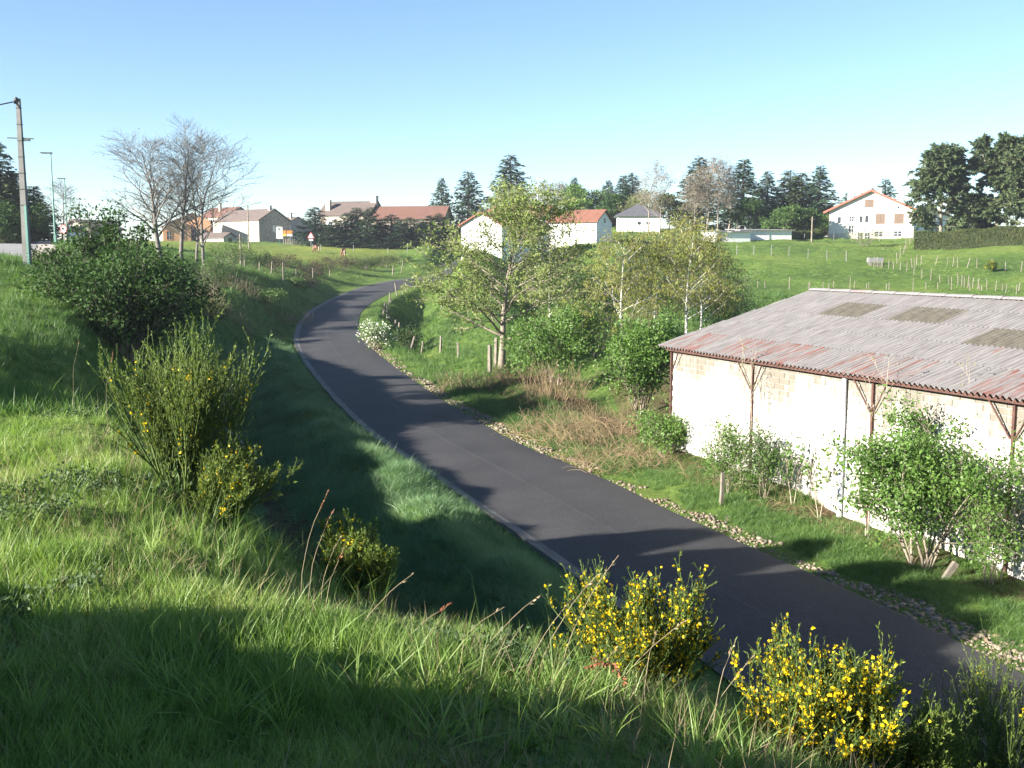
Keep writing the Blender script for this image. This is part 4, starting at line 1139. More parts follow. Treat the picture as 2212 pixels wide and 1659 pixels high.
def broom(name, label, loc, H, W, seed, stems=34, nfl=200, nshoot=9, leafs=30, lean=(0, 0), fsize=.03, group=None, lw=1.0, fl_lo=.45, rs=1.0):
    """broom bush: sheaf of thin green whippy stems with tiny leaves and yellow pea flowers"""
    rng = np.random.default_rng(seed)
    out = {}
    spec = [dict(segs=5, wander=.09, up=.03, start=.22, tip=.4, end=1.0), dict(n=nshoot, segs=4, wander=.07, up=.18, ang=.36, avar=.12, len=H * .42, taper=.45, rr=.7, rmin=.0025 * rs, tip=.5, start=.2), dict(n=4, segs=3, wander=.1, up=.10, ang=.35, len=H * .17, taper=.3, rr=.8, rmin=.0018 * rs, tip=.6)]
    mx = math.atan2(W / 2, H * .75)
    for s in range(stems):
        th = s * 2.4 + rng.uniform(-.5, .5)
        an = mx * math.sqrt((s + .3) / stems) * rng.uniform(.7, 1.1)
        ll = H * (.92 - .30 * an / mx) * rng.uniform(.6, 1.05)
        grow((.05 * W * math.cos(th), .05 * W * math.sin(th), -.05), (math.sin(an) * math.cos(th) + lean[0], math.sin(an) * math.sin(th) + lean[1], math.cos(an)), ll, .010 * rs * rng.uniform(.7, 1.2), 0, spec, out, rng)
    root = tag(empty(name, loc), label, 'shrub', group)
    mesh_obj('stems', *skeleton_mesh(out, (4, 3, 3)), M['broom_stem'], root)
    nl = int(len(out[2]) * leafs * .3)
    P, D = sample_on(out[2] + out[1], nl, rng, .1, 1.0)
    d = D * 1.0 + rdir(nl, rng) * .8
    v, f = leaf_quads(P, d, rdir(nl, rng), .026 * lw * rng.uniform(.6, 1.4, nl), .0085 * lw * rng.uniform(.6, 1.4, nl))
    mesh_obj('leaves', v, f, M['broom_leaf'], root)
    if nfl:
        k = max(4, nfl // 2)
        spikes = [out[1][q] for q in rng.choice(len(out[1]), max(3, min(len(out[1]), nfl // 9)), replace=False)]
        C1, D1 = sample_on(spikes, int(k * .75), rng, fl_lo, .98)
        C2, D2 = sample_on(out[2], k - int(k * .75), rng, .1, .95)
        C = np.concatenate([C1, C2]); D = np.concatenate([D1, D2])
        idx = rng.integers(0, k, nfl)
        P = C[idx] + D[idx] * rng.uniform(-.05, .05, (nfl, 1)) + rng.normal(size=(nfl, 3)) * .006
        parts = []
        dd = rdir(nfl, rng) + D[idx] * .5
        sz = fsize * rng.uniform(.7, 1.3, nfl)
        for _ in range(3):          # banner, wings and keel
            d2 = dd + rdir(nfl, rng) * .55
            parts.append(leaf_quads(P, d2, rdir(nfl, rng), sz, sz * .75))
        mesh_obj('flowers', *merge(parts), M['broom_flower'], root)['kind'] = 'stuff'
    return root
def canes(name, label, loc, W, D_, H, n, seed, mat='cane', cat='bramble', group=None, lay=.5, r=.010, rz=0.0):
    """tangle of dry arching canes and dead stems"""
    rng = np.random.default_rng(seed)
    k = 6
    b = np.stack([rng.uniform(-.5, .5, n) * W, rng.uniform(-.5, .5, n) * D_, np.zeros(n)], 1)
    c_, s_ = math.cos(rz), math.sin(rz)
    b[:, :2] = np.stack([b[:, 0] * c_ - b[:, 1] * s_, b[:, 0] * s_ + b[:, 1] * c_], 1)
    b[:, 2] = G(b[:, 0] + loc[0], b[:, 1] + loc[1]) - loc[2] - .03
    th = rng.uniform(0, 6.28, n); an = np.abs(rng.normal(0, lay, n)) + .1
    d = np.stack([np.sin(an) * np.cos(th), np.sin(an) * np.sin(th), np.cos(an)], 1)
    L = H * rng.uniform(.6, 1.5, n)
    P = [b]
    for i in range(k - 1):
        d = d + rng.normal(size=(n, 3)) * .12; d[:, 2] -= .16 * lay * 2 * rng.uniform(.3, 1.2, n); d /= np.linalg.norm(d, axis=1, keepdims=True)
        P.append(P[-1] + d * (L / (k - 1))[:, None])
    P = np.stack(P, 1)
    gzz = G(P[..., 0] + loc[0], P[..., 1] + loc[1]) - loc[2] + .02
    P[..., 2] = np.maximum(P[..., 2], gzz)
    v, f = tubes_batch(P, np.linspace(r, r * .5, k)[None, :] * rng.uniform(.6, 1.3, (n, 1)), 3)
    return tag(mesh_obj(name, v, f, M[mat]), label, cat, group) if False else _canes_fin(name, label, loc, v, f, mat, cat, group)
def _canes_fin(name, label, loc, v, f, mat, cat, group):
    o = mesh_obj(name, v, f, M[mat]); o.location = [float(c) for c in loc]
    return tag(o, label, cat, group)
# ------------------------------------------------------------ trees: middle distance
def leaves_extra(mat, n, L, W, lev=(2, 3), droop=.3, name='leaf_cover', spread=.04):
    def fn(root, out, rng):
        lst = sum([out[l] for l in lev if l in out], [])
        P, D = sample_on(lst, n, rng, 0.1, 1.0)
        mesh_obj(name, *foliage(P, D, rng, L, W, droop, spread, .4), mat, root)
    return fn
# budding maple beside the path
p_ = at(1083, 63)
H = 11.6
tree('maple_tree', 'wide budding maple tree with pale bare base right of the path bend', 'tree', p_, [
    dict(segs=8, wander=.05, up=.05, start=.17, tip=.12, tpow=.7),
    dict(n=30, segs=7, wander=.08, up=.03, ang=1.2, angdrop=.6, len=6.4, taper=.5, rr=.5, start=.15, tip=.18),
    dict(n=10, segs=4, wander=.13, up=.06, ang=.6, len=2.3, taper=.4, rr=.5, start=.1, rmin=.012),
    dict(n=6, segs=3, wander=.16, up=.05, ang=.65, len=.8, taper=.3, rr=.6, rmin=.008, tip=.7)], pt(1083, 372, 63)[2] - p_[2], 11, M['bark_grey'], M['leaf_maple'], 24000, (.17, .085), droop=.5, spread=.08, r0=.25, leaf_lev=[3, 2], W=365 * mpp(63), twig=M['bark_grey'])
# birches with catkins
def birch(xD, Y, topy, W, seed, label, lean=(0, 0), r0=.085, nl=7000):
    H = pt(xD, topy, Y)[2] - at(xD, Y)[2]
    tree('birch_tree', label, 'tree', at(xD, Y), [
        dict(segs=10, wander=.022, up=.02, start=.30, tip=.12),
        dict(n=24, segs=5, wander=.08, up=.04, ang=.85, angdrop=.3, len=H * .30, taper=.55, rr=.38, start=.2, rmin=.012),
        dict(n=8, segs=4, wander=.14, up=-.05, ang=.6, len=H * .13, taper=.3, rr=.5, rmin=.006),
        dict(n=4, segs=4, wander=.1, up=-.22, ang=.5, len=H * .075, taper=.2, rr=.7, rmin=.005)], H, seed, M['birch_bark'], M['leaf_birch'], nl, (.15, .045), droop=1.4, spread=.07, r0=r0, leaf_lev=[3], lean=lean, W=W * mpp(Y), twig=M['twig_dark'], group='birches behind the barn')
birch(1340, 56, 488, 190, 21, 'birch with white trunk and ochre catkins, nearest the elder shrubs', (-.02, 0))
birch(1413, 64, 485, 170, 22, 'slender middle birch between the two thicker white trunks', r0=.06)
birch(1484, 57, 455, 185, 23, 'thick white birch trunk just left of the barn roof', (.025, 0), .09, 7500)
birch(1508, 58, 478, 170, 24, 'thinner birch stem right beside the thick white birch', (.02, 0), .07, 5500)
birch(1188, 70, 470, 150, 25, 'grey pale stemmed young tree just right of the maple', (.02, 0), .07, 2600)
# leafy shrubs between path and barn
def shr(xD, Y, hpx, wpx, *a, **k):
    return at(xD, Y), hpx * mpp(Y), wpx * mpp(Y)
def put_shrub(name, label, xD, Y, hpx, wpx, seed, leaf, nleaf, **kw):
    return shrub(name, label, at(xD, Y), hpx * mpp(Y), wpx * mpp(Y), seed, leaf, nleaf, **kw)
put_shrub('elder_shrub', 'round green elder shrub with pale stems right of the maple trunk', 1200, 55, 185, 190, 31, 'leaf_fresh', 12000, lsize=(.17, .09), clump=.24)
put_shrub('elder_shrub', 'tall green shrub mass touching the left corner of the barn', 1385, 44, 240, 150, 32, 'leaf_fresh', 14000, lsize=(.15, .08), clump=.24)
put_shrub('elder_shrub', 'small green shrub in front of the barn corner post', 1440, 36.5, 120, 130, 33, 'leaf_fresh', 5000, lsize=(.11, .06), clump=.16, r0=.02)
put_shrub('willow_shrub', 'loose olive green willow shrub behind the birch trunks', 1290, 66, 220, 170, 34, 'leaf_mid', 8000, lsize=(.16, .06), clump=.35)
put_shrub('willow_shrub', 'grey green willow thicket under the birch crowns', 1420, 70, 190, 200, 35, 'leaf_birch', 7000, lsize=(.16, .05), clump=.4)
put_shrub('willow_shrub', 'olive thicket behind the barn roof corner', 1560, 72, 190, 170, 36, 'leaf_mid', 7000, lsize=(.16, .06), clump=.4)
put_shrub('thorn_shrub', 'dark low bush at the meadow foot behind the maple', 1230, 105, 110, 170, 37, 'leaf_mid', 6000, lsize=(.2, .1), clump=.4)
put_shrub('thorn_shrub', 'dark thorn bush left of the maple crown by the fence', 880, 84, 60, 75, 38, 'leaf_elder', 3000, lsize=(.16, .09), clump=.25)
put_shrub('thorn_shrub', 'low dark bush on the field edge left of the birches', 1120, 112, 100, 150, 39, 'leaf_elder', 5000, lsize=(.2, .1), clump=.4)
# against the barn wall
put_shrub('elder_shrub', 'big bright green elder bush in front of the white barn wall', 1990, 24.3, 385, 330, 41, 'leaf_fresh', 19000, lsize=(.115, .055), clump=.17, stems=11, r0=.034, bark='bark_grey')
put_shrub('elder_shrub', 'thin green sapling beside the short stake at the barn wall', 1568, 31.2, 190, 120, 42, 'leaf_fresh', 3000, lsize=(.10, .045), clump=.15, stems=6, r0=.014)
put_shrub('elder_shrub', 'small bluish green sapling against the middle barn post', 1650, 30.4, 170, 110, 43, 'leaf_mid', 3200, lsize=(.10, .045), clump=.15, stems=7, r0=.014)
put_shrub('elder_shrub', 'leafy sapling right of the big elder near the wall base', 2135, 23.0, 230, 130, 44, 'leaf_fresh', 1800, lsize=(.09, .045), clump=.14, stems=5, r0=.016)
def whip(label, xD, Y, hpx, wpx, seed, nl, leaf='leaf_fresh', ls=(.10, .07), r0=.016):
    H = hpx * mpp(Y)
    return tree('sapling', label, 'sapling', at(xD, Y), [dict(segs=8, wander=.06, up=.06, start=.3, tip=.25), dict(n=9, segs=5, wander=.1, up=.16, ang=.75, len=wpx * mpp(Y) * .75, taper=.5, rr=.55, rmin=.004), dict(n=3, segs=3, wander=.12, up=.14, ang=.55, len=H * .10, taper=.2, rr=.7, rmin=.003)], H, seed, M['bark_pale'], M[leaf], nl, ls, droop=.8, spread=.02, r0=r0, sides=(5, 4, 3), stems=2, stem_ang=.12)
whip('tall thin sapling with few buds at the left part of the barn wall', 1600, 32.0, 330, 110, 51, 120, 'bud_green', (.07, .04))
whip('bare forked sapling rising above the eave near the drainpipe', 1872, 26.6, 440, 130, 52, 130, 'bud_green', (.06, .035), .022)
whip('low maple sapling with drooping big leaves left of the drainpipe', 1770, 28.6, 190, 110, 53, 130, 'leaf_fresh', (.13, .11))
whip('small sapling with drooping leaves beside the middle of the wall', 1712, 29.8, 150, 80, 54, 90, 'leaf_fresh', (.12, .10))
whip('tall thin sapling standing above the red eave behind the big elder', 2022, 25.0, 450, 90, 55, 90, 'bud_green', (.07, .04))
whip('sapling with sparse dark leaves at the right frame edge by the wall', 2160, 23.2, 330, 120, 56, 130, 'leaf_mid', (.10, .08))
# the big elder on the road bank
put_shrub('elder_shrub', 'huge dark green elder bush on the road bank at left', 270, 42, 250, 330, 61, 'leaf_elder', 30000, lsize=(.17, .085), clump=.32, stems=22, r0=.06)
put_shrub('elder_shrub', 'upper sprays of a second elder rising behind the huge one', 250, 47, 268, 210, 62, 'leaf_elder', 8000, lsize=(.19, .09), clump=.24, stems=9, r0=.05)
put_shrub('elder_shrub', 'dark low elder at the right foot of the huge elder bush', 395, 47, 120, 110, 63, 'leaf_elder', 5000, lsize=(.17, .09), clump=.26, stems=12)
put_shrub('willow_shrub', 'pale olive bush below the bare ash trunks', 462, 88, 100, 80, 64, 'leaf_mid', 3200, lsize=(.16, .07), clump=.25)
put_shrub('willow_shrub', 'whitish green bush on the bank right of the ash trees', 495, 108, 70, 90, 65, 'leaf_fresh', 2600, lsize=(.15, .08), clump=.3)
put_shrub('willow_shrub', 'brownish green bush by the road pole', 115, 54, 45, 80, 66, 'hedge_leaf', 1800, lsize=(.16, .08), clump=.2)
# scrub along the cutting
for i, (xD, Y, hp, wp, mt, lb) in enumerate([
        (655, 124, 34, 60, 'heather', 'brown heathery bush lowest on the cutting bank beside the path'), (600, 130, 40, 90, 'heather', 'wide brown scrub bush on the cutting, left end'), (680, 144, 36, 80, 'heather', 'brown scrub bush on the cutting below the horses'),
        (735, 160, 36, 80, 'heather', 'dry brown scrub bush midway along the cutting crest'), (785, 172, 30, 70, 'leaf_elder', 'dark green scrub bush near the far path end'), (830, 184, 28, 60, 'hedge_leaf', 'olive scrub at the right end of the cutting'),
        (545, 124, 40, 90, 'leaf_elder', 'dark green bush under the left field fence'), (865, 190, 26, 60, 'leaf_mid', 'small bush where the path disappears behind the maple'), (455, 80, 34, 60, 'hedge_leaf', 'dry brownish bush on the bank above the gully'), (570, 98, 26, 90, 'leaf_mid', 'green weed thicket above the path bend'),
        (640, 121, 18, 40, 'leaf_mid', 'small green tuft bush beside the thick wooden post')]):
    put_shrub('scrub_bush', lb, xD, Y, hp, wp, 70 + i, mt, 2000, lsize=(.2, .09), clump=.28, stems=10, bark='bark_dark', group='scrub on the cutting')
canes('dry_weeds', 'pale dry weed stalks on the bank left of the path bend', at(565, 97), 9, 5, 1.0, 420, 81, 'straw', 'weeds', lay=.3, r=.012)
canes('dry_weeds', 'pale dry stalks on the bank between elder and path', at(480, 84), 5.0, 3, 1.0, 260, 82, 'straw', 'weeds', lay=.3, r=.012)
# dry brambles on the right
canes('bramble_thicket', 'dry pale stalks at the foot of the maple', at(1070, 56.5), 6.0, 2.5, .9, 420, 83, 'cane', lay=.35, r=.011)
canes('bramble_thicket', 'tangled tan bramble canes between shrubs and path', at(1255, 42), 4.8, 4.5, 1.0, 900, 84, 'cane', lay=.8, r=.009, rz=.4)
canes('bramble_thicket', 'tan bramble tangle beside the barn corner', at(1330, 36.5), 3.4, 3.6, .8, 600, 85, 'cane', lay=.9, r=.008, rz=.4)
canes('bramble_thicket', 'upright dead canes below the round elder shrub', at(1200, 50), 3.0, 2.0, 1.5, 160, 86, 'cane', lay=.25, r=.012)
canes('bramble_thicket', 'dry brown grass litter along the foot of the barn wall', at(1610, 31.6), 1.6, 7.0, .45, 420, 87, 'cane', lay=.9, r=.006, rz=.45)
canes('bramble_thicket', 'dark dry canes near the big elder at the wall', at(1890, 26.0), 1.2, 4.0, .35, 160, 88, 'cane', lay=.9, r=.005, rz=.45)
# cow parsley at the bend
put_shrub('cow_parsley', 'patch of white flowering cow parsley inside the path bend', 812, 78.5, 62, 75, 91, 'leaf_fresh', 3000, lsize=(.14, .06), clump=.22, stems=16, cat='wildflowers', flower='white_flower', nfl=900)
put_shrub('cow_parsley', 'smaller white flowered patch behind the first one at the bend', 800, 86, 40, 45, 92, 'leaf_fresh', 1500, lsize=(.14, .06), clump=.2, stems=10, cat='wildflowers', flower='white_flower', nfl=500)
# ------------------------------------------------------------ bare ash trees on the bank
def ash(xD, Y, topy, W, seed, label, lean=(0, 0), spread=.45, a1=.62, r0=.2, n1=20, start=.2):
    p_ = at(xD, Y); H = pt(xD, topy, Y)[2] - p_[2]
    tree('ash_tree', label, 'tree', p_, bare_spec(H, n1, 9, 6, spread, a1, .06, start), H, seed, M['bark_ash'], M['bud_pale'], 700, (.20, .06), droop=-.2, spread=.05, r0=r0, lean=lean, W=W * mpp(Y), center=0.75, twig=M['twig_dark'], group='bare ash trees on the bank')
ash(347, 96, 268, 225, 101, 'bare ash tree leaning left, leftmost of the bank group', (-.05, 0), .50, .72, .26, 22, .18)
ash(390, 98, 245, 190, 102, 'tallest bare ash tree in the middle of the bank group', (-.01, 0), .40, .6, .22)
ash(424, 99, 290, 140, 103, 'slim bare ash tree between the tallest and the right one', (.02, 0), .36, .6, .14)
ash(440, 97, 278, 200, 104, 'bare ash tree leaning right, rightmost of the bank group', (.05, 0), .48, .7, .18, 20)
ash(135, 140, 388, 80, 105, 'small bare tree behind the street lamps', (0, 0), .4, .7, .15, 13, .2)
# ------------------------------------------------------------ background trees
def con(xD, topy, Y, wpx, var, label, needle='needle', group='spruces on the skyline', basey=None):
    p_ = at(xD, Y); H = pt(xD, topy, Y)[2] - p_[2]
    return conifer(label, p_, H, wpx * 1.45 * mpp(Y), var, needle, group, random.uniform(0, 6.28))
con(955, 383, 275, 48, 0, 'lone spruce left of the maple above the red barn roof')
con(1012, 368, 262, 72, 1, 'spruce peeking over the left side of the maple crown')
con(1103, 334, 255, 92, 2, 'tallest spruce rising behind the maple crown')
con(1240, 382, 262, 44, 0, 'thin spruce top behind the fresh green tree')
con(1313, 388, 258, 44, 1, 'narrow spruce left of the twin spruces')
con(1345, 378, 255, 54, 2, 'left one of the twin dark spruces')
con(1365, 372, 252, 56, 0, 'right one of the twin dark spruces')
con(1508, 338, 232, 96, 1, 'wide spruce behind the grey bare trees', 'needle_warm')
con(1603, 343, 222, 88, 2, 'tall dark spruce right of the grey bare trees')
con(1655, 368, 215, 62, 0, 'narrow very dark spruce behind the sheds')
con(1703, 366, 226, 84, 1, 'broad brownish spruce, left of a pair', 'needle_warm')
con(1728, 372, 224, 80, 2, 'broad brownish spruce, right of a pair', 'needle_warm')
con(1767, 356, 220, 72, 0, 'slim spruce standing nearest the chalet')
con(1832, 412, 246, 50, 1, 'spruce top behind the chalet chimney')
con(1862, 415, 262, 44, 2, 'small spruce behind the left side of the chalet ridge')
con(1880, 405, 268, 36, 0, 'thin spruce right behind the chalet ridge')
con(1908, 385, 252, 56, 1, 'spruce behind the right roof slope of the chalet')
con(682, 446, 238, 66, 2, 'dark spruce standing alone left of the spruce row', group='spruces in front of the farm')
con(705, 470, 262, 36, 0, 'little spruce top behind the lone dark spruce', group='spruces in front of the farm')
for i, (xD, ty, w_) in enumerate([(727, 472, 44), (752, 458, 50), (772, 447, 52), (800, 446, 46), (822, 472, 46), (846, 462, 50), (868, 474, 42), (888, 468, 44), (908, 476, 48), (930, 464, 50), (948, 460, 48)]):
    o_ = ['first', 'second', 'third', 'fourth', 'fifth', 'sixth', 'seventh', 'eighth', 'ninth', 'tenth', 'last'][i]
    con(xD, ty, 232 + (i % 3) * 2, w_ * 1.25, i % 3, o_ + ' spruce from the left in the row hiding the farm', ['needle', 'needle', 'needle_warm', 'needle', 'needle'][i % 5], 'spruce row in front of the farm')
# big ragged spruces at right
def bigspruce(xD, topy, Y, wpx, seed, label, **kw):
    p_ = at(xD, Y); H = pt(xD, topy, Y)[2] - p_[2]
    tr, cr = conifer_mesh(H, wpx * mpp(Y), seed, **kw)
    root = tag(empty('spruce_tree', p_), label, 'tree', 'big spruces behind the hedge')
    mesh_obj('trunk', *tr, M['bark_grey'], root); mesh_obj('crown', *cr, M['needle_warm'], root)
def bigspruce2(xD, topy, Y, wpx, seed, label, tops=3):
    """old spruce: several leaders, heavy irregular limbs carrying drooping sprays"""
    rng = np.random.default_rng(seed)
    p_ = at(xD, Y); H = pt(xD, topy, Y)[2] - p_[2]; W = wpx * mpp(Y)
    out = {}
    spec = [dict(segs=8, wander=.03, up=.05, start=.14, tip=.2), dict(n=44, segs=6, wander=.10, up=.02, ang=1.35, angdrop=.35, len=W * .56, taper=.55, rr=.34, start=.15, rmin=.03), dict(n=8, segs=4, wander=.15, up=-.05, ang=.75, len=W * .17, taper=.4, rr=.5, rmin=.015)]
    grow((0, 0, -.3), (0.02, 0, 1), H * .95, .32, 0, spec, out, rng)
    for k in range(tops):
        th = rng.uniform(0, 6.28)
        z0 = H * rng.uniform(.35, .5)
        sp2 = [dict(spec[0]), dict(spec[1], n=20, len=W * .34), spec[2]]
        grow((0, 0, z0), (math.cos(th) * .45, math.sin(th) * .2, 1), (H - z0) * rng.uniform(.75, .98), .16, 0, sp2, out, rng)
    fit(out, W, H)
    root = tag(empty('spruce_tree', p_), label, 'tree', 'big spruces behind the hedge')
    mesh_obj('trunk', *skeleton_mesh(out, (7, 4, 3)), M['bark_grey'], root)
    n = 20000
    P, D = sample_on(out[2] * 2 + out[1], n, rng, .1, 1.0)
    d = D + rng.normal(size=(n, 3)) * .5; d[:, 2] -= .35
    v, f = leaf_quads(P + rng.normal(size=(n, 3)) * .07, d, rdir(n, rng), (.75 * rng.uniform(.5, 1.3, n)), .32 * rng.uniform(.5, 1.3, n))
    mesh_obj('crown', v, f, M['needle_warm'], root)
bigspruce2(2030, 312, 172, 112, 201, 'large ragged spruce behind the hedge right of the chalet', 3)
bigspruce2(2150, 290, 172, 98, 202, 'tallest ragged spruce near the right frame edge', 2)
bigspruce2(2215, 305, 168, 105, 203, 'spruce cut off by the right frame edge', 2)
bigspruce2(2098, 420, 185, 70, 204, 'lower spruce filling the gap between the large ones', 1)
# deciduous background
def bgtree(xD, topy, Y, seed, label, leaf, nl, ls, spread=.4, W=90, r0=.15, n1=13, bark='twig_violet', start=.25, a1=.7):
    p_ = at(xD, Y); H = pt(xD, topy, Y)[2] - p_[2]
    tree('background_tree', label, 'tree', p_, bare_spec(H, n1, 8, 5, spread, a1, .06, start), H, seed, M[bark], M[leaf], nl, ls, droop=.1, spread=.25, r0=r0, W=W * mpp(Y), group='leafless and budding trees on the skyline', sides=(5, 3, 3, 3))
bgtree(1180, 396, 246, 301, 'pale bare tree right of the maple crown', 'bud_pale', 1800, (.4, .16), .36)
bgtree(1208, 392, 250, 302, 'second pale bare tree next to the thin mast', 'bud_pale', 1800, (.4, .16), .36)
bgtree(1262, 398, 240, 303, 'fresh light green tree above the white garage', 'leaf_fresh', 3600, (.55, .3), .34, bark='bark_grey')
bgtree(1290, 410, 244, 304, 'rounder green tree right of the fresh light green one', 'leaf_mid', 3000, (.55, .3), .34, bark='bark_grey')
bgtree(1340, 420, 235, 305, 'dark green leafy tree below the twin spruces', 'leaf_elder', 3600, (.6, .32), .42, bark='bark_dark')
bgtree(1402, 342, 190, 306, 'tall bare tree with airy crown by the slate pavilion', 'bud_pale', 800, (.3, .12), .3, 62, .16)
bgtree(1425, 370, 192, 307, 'bare tree right of the slate pavilion', 'bud_pale', 900, (.3, .12), .3, 60, .14)
bgtree(1385, 410, 225, 308, 'olive budding tree behind the slate pavilion', 'bud_green', 2600, (.4, .2), .42)
bgtree(1445, 420, 214, 309, 'dark shaggy tree between pavilion and grey trees', 'hedge_leaf', 3400, (.5, .26), .42)
for i, (xD, ty, lb) in enumerate([(1500, 372, 'left'), (1525, 352, 'second'), (1550, 335, 'tallest'), (1572, 350, 'right')]):
    bgtree(xD, ty, 200 + i * 3, 310 + i, lb + ' grey brown leafless tree of the clump behind the sheds', 'bud_pale', 1700, (.4, .14), .24, 62, .16, 14, start=.3, a1=.55)
bgtree(1690, 446, 198, 315, 'light grey green willow in front of the dark spruces', 'leaf_mid', 3800, (.45, .2), .5, 80, .12)
bgtree(1740, 452, 200, 316, 'rounded green tree left of the chalet', 'leaf_elder', 3200, (.5, .24), .5, 80, .12)
bgtree(1785, 462, 212, 317, 'low green tree touching the chalet roof', 'leaf_mid', 2600, (.5, .24), .5, 75, .1)
bgtree(1620, 430, 205, 318, 'dark green undergrowth tree behind the sheds', 'leaf_elder', 3200, (.5, .26), .5, 90, .1)
put_shrub('garden_shrub', 'thin leafed shrub in front of the chalet plinth', 1868, 170, 52, 80, 320, 'bud_green', 1100, lsize=(.25, .1), clump=.35, stems=10)
# left: conifers and dark trees along the upper road
con(8, 303, 128, 85, 0, 'tall spruce at the left frame edge behind the pole', group='trees beyond the upper road')
con(40, 372, 134, 80, 1, 'dark conifer just right of the pole', 'needle_warm', 'trees beyond the upper road')
con(78, 400, 136, 80, 2, 'dark conifer left of the first street lamp', 'needle', 'trees beyond the upper road')
con(-25, 350, 122, 95, 2, 'conifer mostly cut by the left frame edge', 'needle', 'trees beyond the upper road')
con(20, 380, 122, 95, 1, 'wide dark conifer low behind the pole', 'needle_warm', 'trees beyond the upper road')
put_shrub('roadside_bush', 'dark bush mass under the conifers by the upper road', 55, 122, 95, 130, 330, 'leaf_elder', 5000, lsize=(.3, .16), clump=.45, stems=14, bark='bark_dark')
put_shrub('roadside_bush', 'small dark roadside bush at left frame edge', -5, 112, 100, 90, 331, 'leaf_elder', 3500, lsize=(.3, .16), clump=.45, stems=12, bark='bark_dark')
# clipped hedge below the big spruces
def hedge(label, a, bq, h, t, n, mat, seed, name='clipped_hedge', ls=(.22, .12)):
    rng = np.random.default_rng(seed)
    a = np.array(a, float); bq = np.array(bq, float)
    L = np.linalg.norm(bq[:2] - a[:2]); d = (bq[:2] - a[:2]) / L; nn = np.array([-d[1], d[0]])
    u = rng.random(n); 
    side = rng.choice(4, n, p=[.45, .2, .27, .08])
    v_ = np.where(side == 0, -t / 2, np.where(side == 1, t / 2, rng.uniform(-t / 2, t / 2, n)))
    u = np.where(side == 3, np.round(u), u)
    w_ = np.where(side == 2, h, rng.random(n) ** .9 * h)
    XY = a[:2] + u[:, None] * (bq[:2] - a[:2]) + v_[:, None] * nn
    zz = G(XY[:, 0], XY[:, 1]) + w_ + .12 * np.sin(u * 31) * (w_ > h * .8)
    P = np.stack([XY[:, 0], XY[:, 1], zz], 1) + rng.normal(size=(n, 3)) * .08
    root = tag(empty(name, (a[0], a[1], g(a[0], a[1]))), label, 'hedge')
    vv, ff = leaf_quads(P - np.array(root.location), rdir(n, rng), rdir(n, rng), ls[0] * rng.uniform(.6, 1.3, n), ls[1] * rng.uniform(.6, 1.3, n))
    mesh_obj('leaves', vv, ff, M[mat], root)
    # woody inside
    k = 24
    xs = np.linspace(0, 1, k)
    q = []
    for s_ in (-1, 1):
        for hh in (-.3, h - .15):
            c_ = a[:2] + xs[:, None] * (bq[:2] - a[:2]) + s_ * (t / 2 - .12) * nn
            q.append(np.stack([c_[:, 0], c_[:, 1], G(c_[:, 0], c_[:, 1]) + hh], 1))
    q = np.concatenate(q) - np.array(root.location)
    f = []
    for i in range(k - 1):
        f += [(i, i + 1, k + i + 1, k + i), (2 * k + i, 3 * k + i, 3 * k + i + 1, 2 * k + i + 1), (k + i, k + i + 1, 3 * k + i + 1, 3 * k + i)]
    f += [(0, k, 3 * k, 2 * k), (k - 1, 3 * k - 1 - 0, 4 * k - 1, 2 * k - 1)]
    mesh_obj('woody_core', q, f, M['hedge_core'], root)
pa, pb = at(1978, 162), at(2420, 146)
hedge('long clipped brown green hedge along the meadow under the big spruces', pa, pb, 2.6, 1.6, 22000, 'hedge_leaf', 340)
pa, pb = at(1690, 184), at(1775, 190)
hedge('low dark hedge behind the fence between sheds and chalet', pa, pb, 1.5, .8, 1500, 'hedge_leaf', 341, ls=(.25, .15))
# ------------------------------------------------------------ posts, fences
def fence(label, pts, h, w, mat='post_wood', name='post_fence', jit=.12, tilt=.06, wires=2, var=.2, seed=1, square=True, group=None, extra=None):
    rng = random.Random(seed)
    root = tag(empty(name, pts[0]), label, 'fence', group)
    tops = []
    o0 = np.array(root.location)
    for i, p in enumerate(pts):
        hh = h * (1 + rng.uniform(-var, var)); t_ = (rng.gauss(0, tilt) * hh, rng.gauss(0, tilt) * hh)
        if extra and i in extra: t_, hh = (extra[i][0] * h, extra[i][1] * h), h * extra[i][2]
        p = np.array(p) - o0
        mb = MB()
        ww = w * rng.uniform(.8, 1.2)
        top = (p[0] + t_[0], p[1] + t_[1], p[2] + hh)
        if square: mb.bar((p[0], p[1], p[2] - .25), top, ww, ww * .9, (rng.random(), 1, 0), w2=ww * .9, h2=ww * .75)
        else: mb.tube([(p[0], p[1], p[2] - .25), ((p[0] + top[0]) / 2 + rng.gauss(0, .01), (p[1] + top[1]) / 2, (p[2] + top[2]) / 2), top], [ww / 2, ww * .47, ww * .4], 7)
        mb.build('post', M[mat], root)
        tops.append((p, np.array(top)))
    for k in range(wires):
        fr_ = .9 - .35 * k
        q = [a * (1 - fr_) + b * fr_ for a, b in tops]
        V, Fq = [], []
        mb = MB()
        for a, b in zip(q[:-1], q[1:]):
            m_ = (a + b) / 2; m_[2] -= .03
            mb.tube([a, m_, b], .004, 3, cap=False)
        mb.build('wire', M['wire'], root)
    return root
def ats(lst): return [at(x, Y) for x, Y in lst]
def gps(lst): return [gp(x, y) for x, y in lst]
